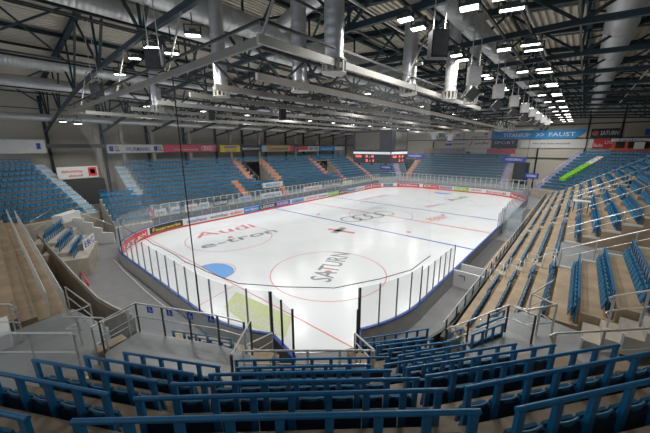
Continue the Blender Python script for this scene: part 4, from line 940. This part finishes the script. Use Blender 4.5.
wallsign('blue_sign', 'deep blue sign at the far right corner near the boards', ('y', 32), 524, 538, (3.5, 4.5), 'dblue', [('t', .15, .85, .3, .75, 'boardw', 'NORDBRAU')], 'sign', None, pyref=180)
wallsign('blue_sign', 'deep blue sign right of the scoreboard over the far left entrance', ('y', 41), 406, 424, (6.4, 7.6), 'dblue', [('t', .15, .85, .3, .75, 'boardw', 'NORDBRAU')], 'sign', None, pyref=157)
wallsign('blue_sign', 'small deep blue sign below the scoreboard', ('y', 33.4), 380, 392, (3.6, 4.6), 'dblue', [('t', .15, .85, .3, .75, 'boardw', 'NORDBRAU')], 'sign', None, pyref=172)
for i, (px0, px1) in enumerate(((500, 528), (404, 424))):
    q = at(px0, 170, y=41.2); r_ = at(px1, 170, y=41.2)
    tag(MB().box(((q.x+r_.x)/2, 42.2, 3.2), (r_.x-q.x, 2, 5.6)).build('entrance_wall', 'teal'), ['dark teal wall block below the far right blue sign', 'dark teal wall block below the far left blue sign'][i], 'wall block', 'entrance blocks')
# booth
bo = thing('commentary_booth', 'orange commentary booth with white roof at the upper right', 'booth', (28, 40, 8))
MB().box((29, 40.6, 8.6), (8.6, 2.6, 1.1)).build('front_panel', 'boothor', bo); MB().box((29, 40.6, 10.6), (8.8, 2.8, .5)).build('roof_fascia', 'white', bo)
for i in range(6): MB().box((24.9+1.62*i, 39.4, 9.7), (.35, .12, 1.6)).build('window_post', 'boothor', bo)
MB().box((29, 41.3, 9.7), (8.4, 1.2, 1.4)).build('window_band', 'dgrey', bo); MB().box((28.1, 39.2, 9.6), (1.3, .06, 1.2)).build('white_notice', 'boardw', bo)
lettering('radio', (25.4, 39.18, 10.45), (1, 0, 0), (0, 0, 1), 3.0, .28, 'dblue', bo)
MB().box((29, 41, 4.1), (8.6, 3.0, 8.0)).build('booth_base', 'greyconc', bo)
tb = thing('tall_cabinet', 'tall pale equipment stack with blue panel at the upper right edge', 'cabinet', (30, 37, 9)); MB().box((31.2, 39, 12.0), (2.6, 1.6, 2.2)).build('body', 'white', tb); MB().box((31.0, 38.3, 14.2), (1.6, .8, 2.2)).build('upper_box', 'grey', tb)
MB().box((30.4, 37.8, 14.6), (.5, .1, 1.2)).build('blue_panel', 'cyanb', tb); MB().box((28.9, 38.9, 11.9), (1.0, .1, 1.0)).build('blue_notice', 'dblue', tb)

# ------------------------------------------------------------------ scoreboard
sb = thing('video_cube', 'black hanging video scoreboard cube with dark screens over centre ice', 'scoreboard', (-.2, 1, 9))
x0, x1, y0, y1 = -4.4, 1.7, -.9, 3.9
sh = MB().box(((x0+x1)/2, (y0+y1)/2, 10.2), (x1-x0, y1-y0, 3.1)).build('screen_housing', 'dark', sb); so = MB().box(((x0+x1)/2, (y0+y1)/2, 8.0), (x1-x0-.1, y1-y0-.1, 1.3)).build('score_housing', 'dark', sb)
MB().box((x0+2.4, y0-.03, 10.3), (3.9, .05, 2.3)).build('screen', 'screen', sh); MB().box((x1+.03, (y0+y1)/2+.2, 10.3), (.05, 3.3, 2.3)).build('screen', 'screen', sh)
MB().box(((x0+x1)/2, y0-.02, 8.72), (x1-x0-.2, .05, .30)).build('light_strip', 'led_w', sh); MB().box((x1+.02, (y0+y1)/2, 8.72), (.05, y1-y0-.2, .30)).build('light_strip', 'led_w', sh)
for o, ex in (((x0, y0-.02, 0), (1, 0, 0)), ((x1+.02, y0, 0), (0, 1, 0))):
    o = Vector(o); ex = Vector(ex); n = ex.cross(Vector((0, 0, 1)))
    for tx, s, z, w, h in (('0:00', .5, 8.1, 1.0, .3), ('0 : 0', 2.2, 8.1, 1.3, .32), ('2 : 1', 2.2, 7.55, 1.3, .3)): lettering(tx, o+ex*s+n*.02+Vector((0, 0, z)), ex, (0, 0, 1), w, h, 'led_red', so, 'digits', bold=.02)
for x, y in ((x0+.4, y0+.4), (x1-.4, y0+.4), (x0+.4, y1-.4), (x1-.4, y1-.4)): MB().tube([(x, y, 11.7), (x, y, 15)], .04, 6).build('hanger', 'steel', sb)
for x in (-3.5, -1.4, .8): MB().tube([(x, y0+.3, 7.35), (x, y0+.3, 7.0)], [.25, .12], 8).build('small_speaker', 'black', sb)

# ------------------------------------------------------------------ loudspeakers
def speaker(q, s, label, m, rz=0, horn=True, top=15.0):
    t = thing('loudspeaker', label, 'loudspeaker', tuple(q), 'hanging loudspeakers')
    w, d, h = s; M = Matrix.Rotation(rz, 3, 'Z'); top = ztop(q.x)+.34
    cb_ = MB().box(q, (w, d, h), rz).build('cabinet', m, t); MB().box(q+M@Vector((0, -d/2-.01, 0)), (w*.88, .03, h*.9), rz).build('grille', 'dgrey' if m == 'black' else 'grey', cb_)
    for sx in (-.35, .35): MB().tube([q+M@Vector((sx*w, 0, h/2)), (q+M@Vector((sx*w*.6, 0, 0))).xy.to_3d()+Vector((0, 0, top))], .02, 5).build('hanger_wire', 'steel', t)
    if horn:
        p = q+Vector((0, 0, -h/2-.45)); MB().box(p, (w*.8, .4, .55), M=M@Matrix.Rotation(.7, 3, 'Y')).build('tilted_horn', 'black', t); MB().bar(q+Vector((0, 0, -h/2)), p, .04, .04).build('horn_arm', 'dsteel', t)
speaker(at(438, 45, z=13.1), (.58, .4, .86), 'large black loudspeaker hanging at top centre right of the ducts', 'black', .75, horn=False)
speaker(at(155, 60, z=13.1), (.6, .4, .75), 'dark loudspeaker hanging at upper left under the lamps', 'black', .75, horn=False)
speaker(at(97, 90, z=13.3), (.62, .4, .75), 'dark loudspeaker hanging further left along the first truss', 'black', .75, horn=False)
for i in range(8):
    y = -19.8+5.6*i; speaker(Vector((16.15, y, 13.0)), (.58, .42, .80), f'pale loudspeaker box in the row above the right boards, {ordn(i)} from the camera', 'alu', .5)
k = 0
for x, y in ((-12.5, -14), (-12.5, -2), (-12.5, 10), (-12.5, 22), (-5, -22), (0, -18)):
    speaker(Vector((x, y, 12.4)), (.7, .5, .9), f'small dark loudspeaker hanging over the ice behind the net, {ordn(k)} from the left', 'black', -.5, False); k += 1
# hanging jerseys
for i, (px, py, y) in enumerate(((434, 137, 36), (450, 138, 36), (501, 126, 30), (511, 126, 30))):
    q = at(px, py, y=y); t = thing('hanging_jersey', f'white jersey banner hanging from the roof at the far end, {ordn(i)} from the left', 'jersey', tuple(q), 'hanging jerseys')
    P = [(-.55, -1.0), (.55, -1.0), (.55, .5), (.95, .2), (1.1, .6), (.5, 1.05), (.15, .95), (-.15, .95), (-.5, 1.05), (-1.1, .6), (-.95, .2), (-.55, .5)]
    n = len(P); vs = [(q.x+a, q.y-.05, q.z+b) for a, b in P]+[(q.x+a, q.y+.05, q.z+b) for a, b in P]
    MB().add(vs, [tuple(range(n)), tuple(range(2*n-1, n-1, -1))]+[(i2, n+i2, n+(i2+1) % n, (i2+1) % n) for i2 in range(n)]).build('jersey', 'boardw', t)
    MB().box((q.x, q.y-.06, q.z-.75), (1.1, .02, .3)).build('hem_stripe', 'dblue', t); MB().tube([(q.x, q.y, q.z+1), (q.x, q.y, 15)], .02, 4).build('wire', 'steel', t)

# ------------------------------------------------------------------ place the seats
place_seats()
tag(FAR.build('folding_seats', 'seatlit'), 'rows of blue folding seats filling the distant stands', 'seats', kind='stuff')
for o in bpy.data.objects:
    if '_o' in o: del o['_o']
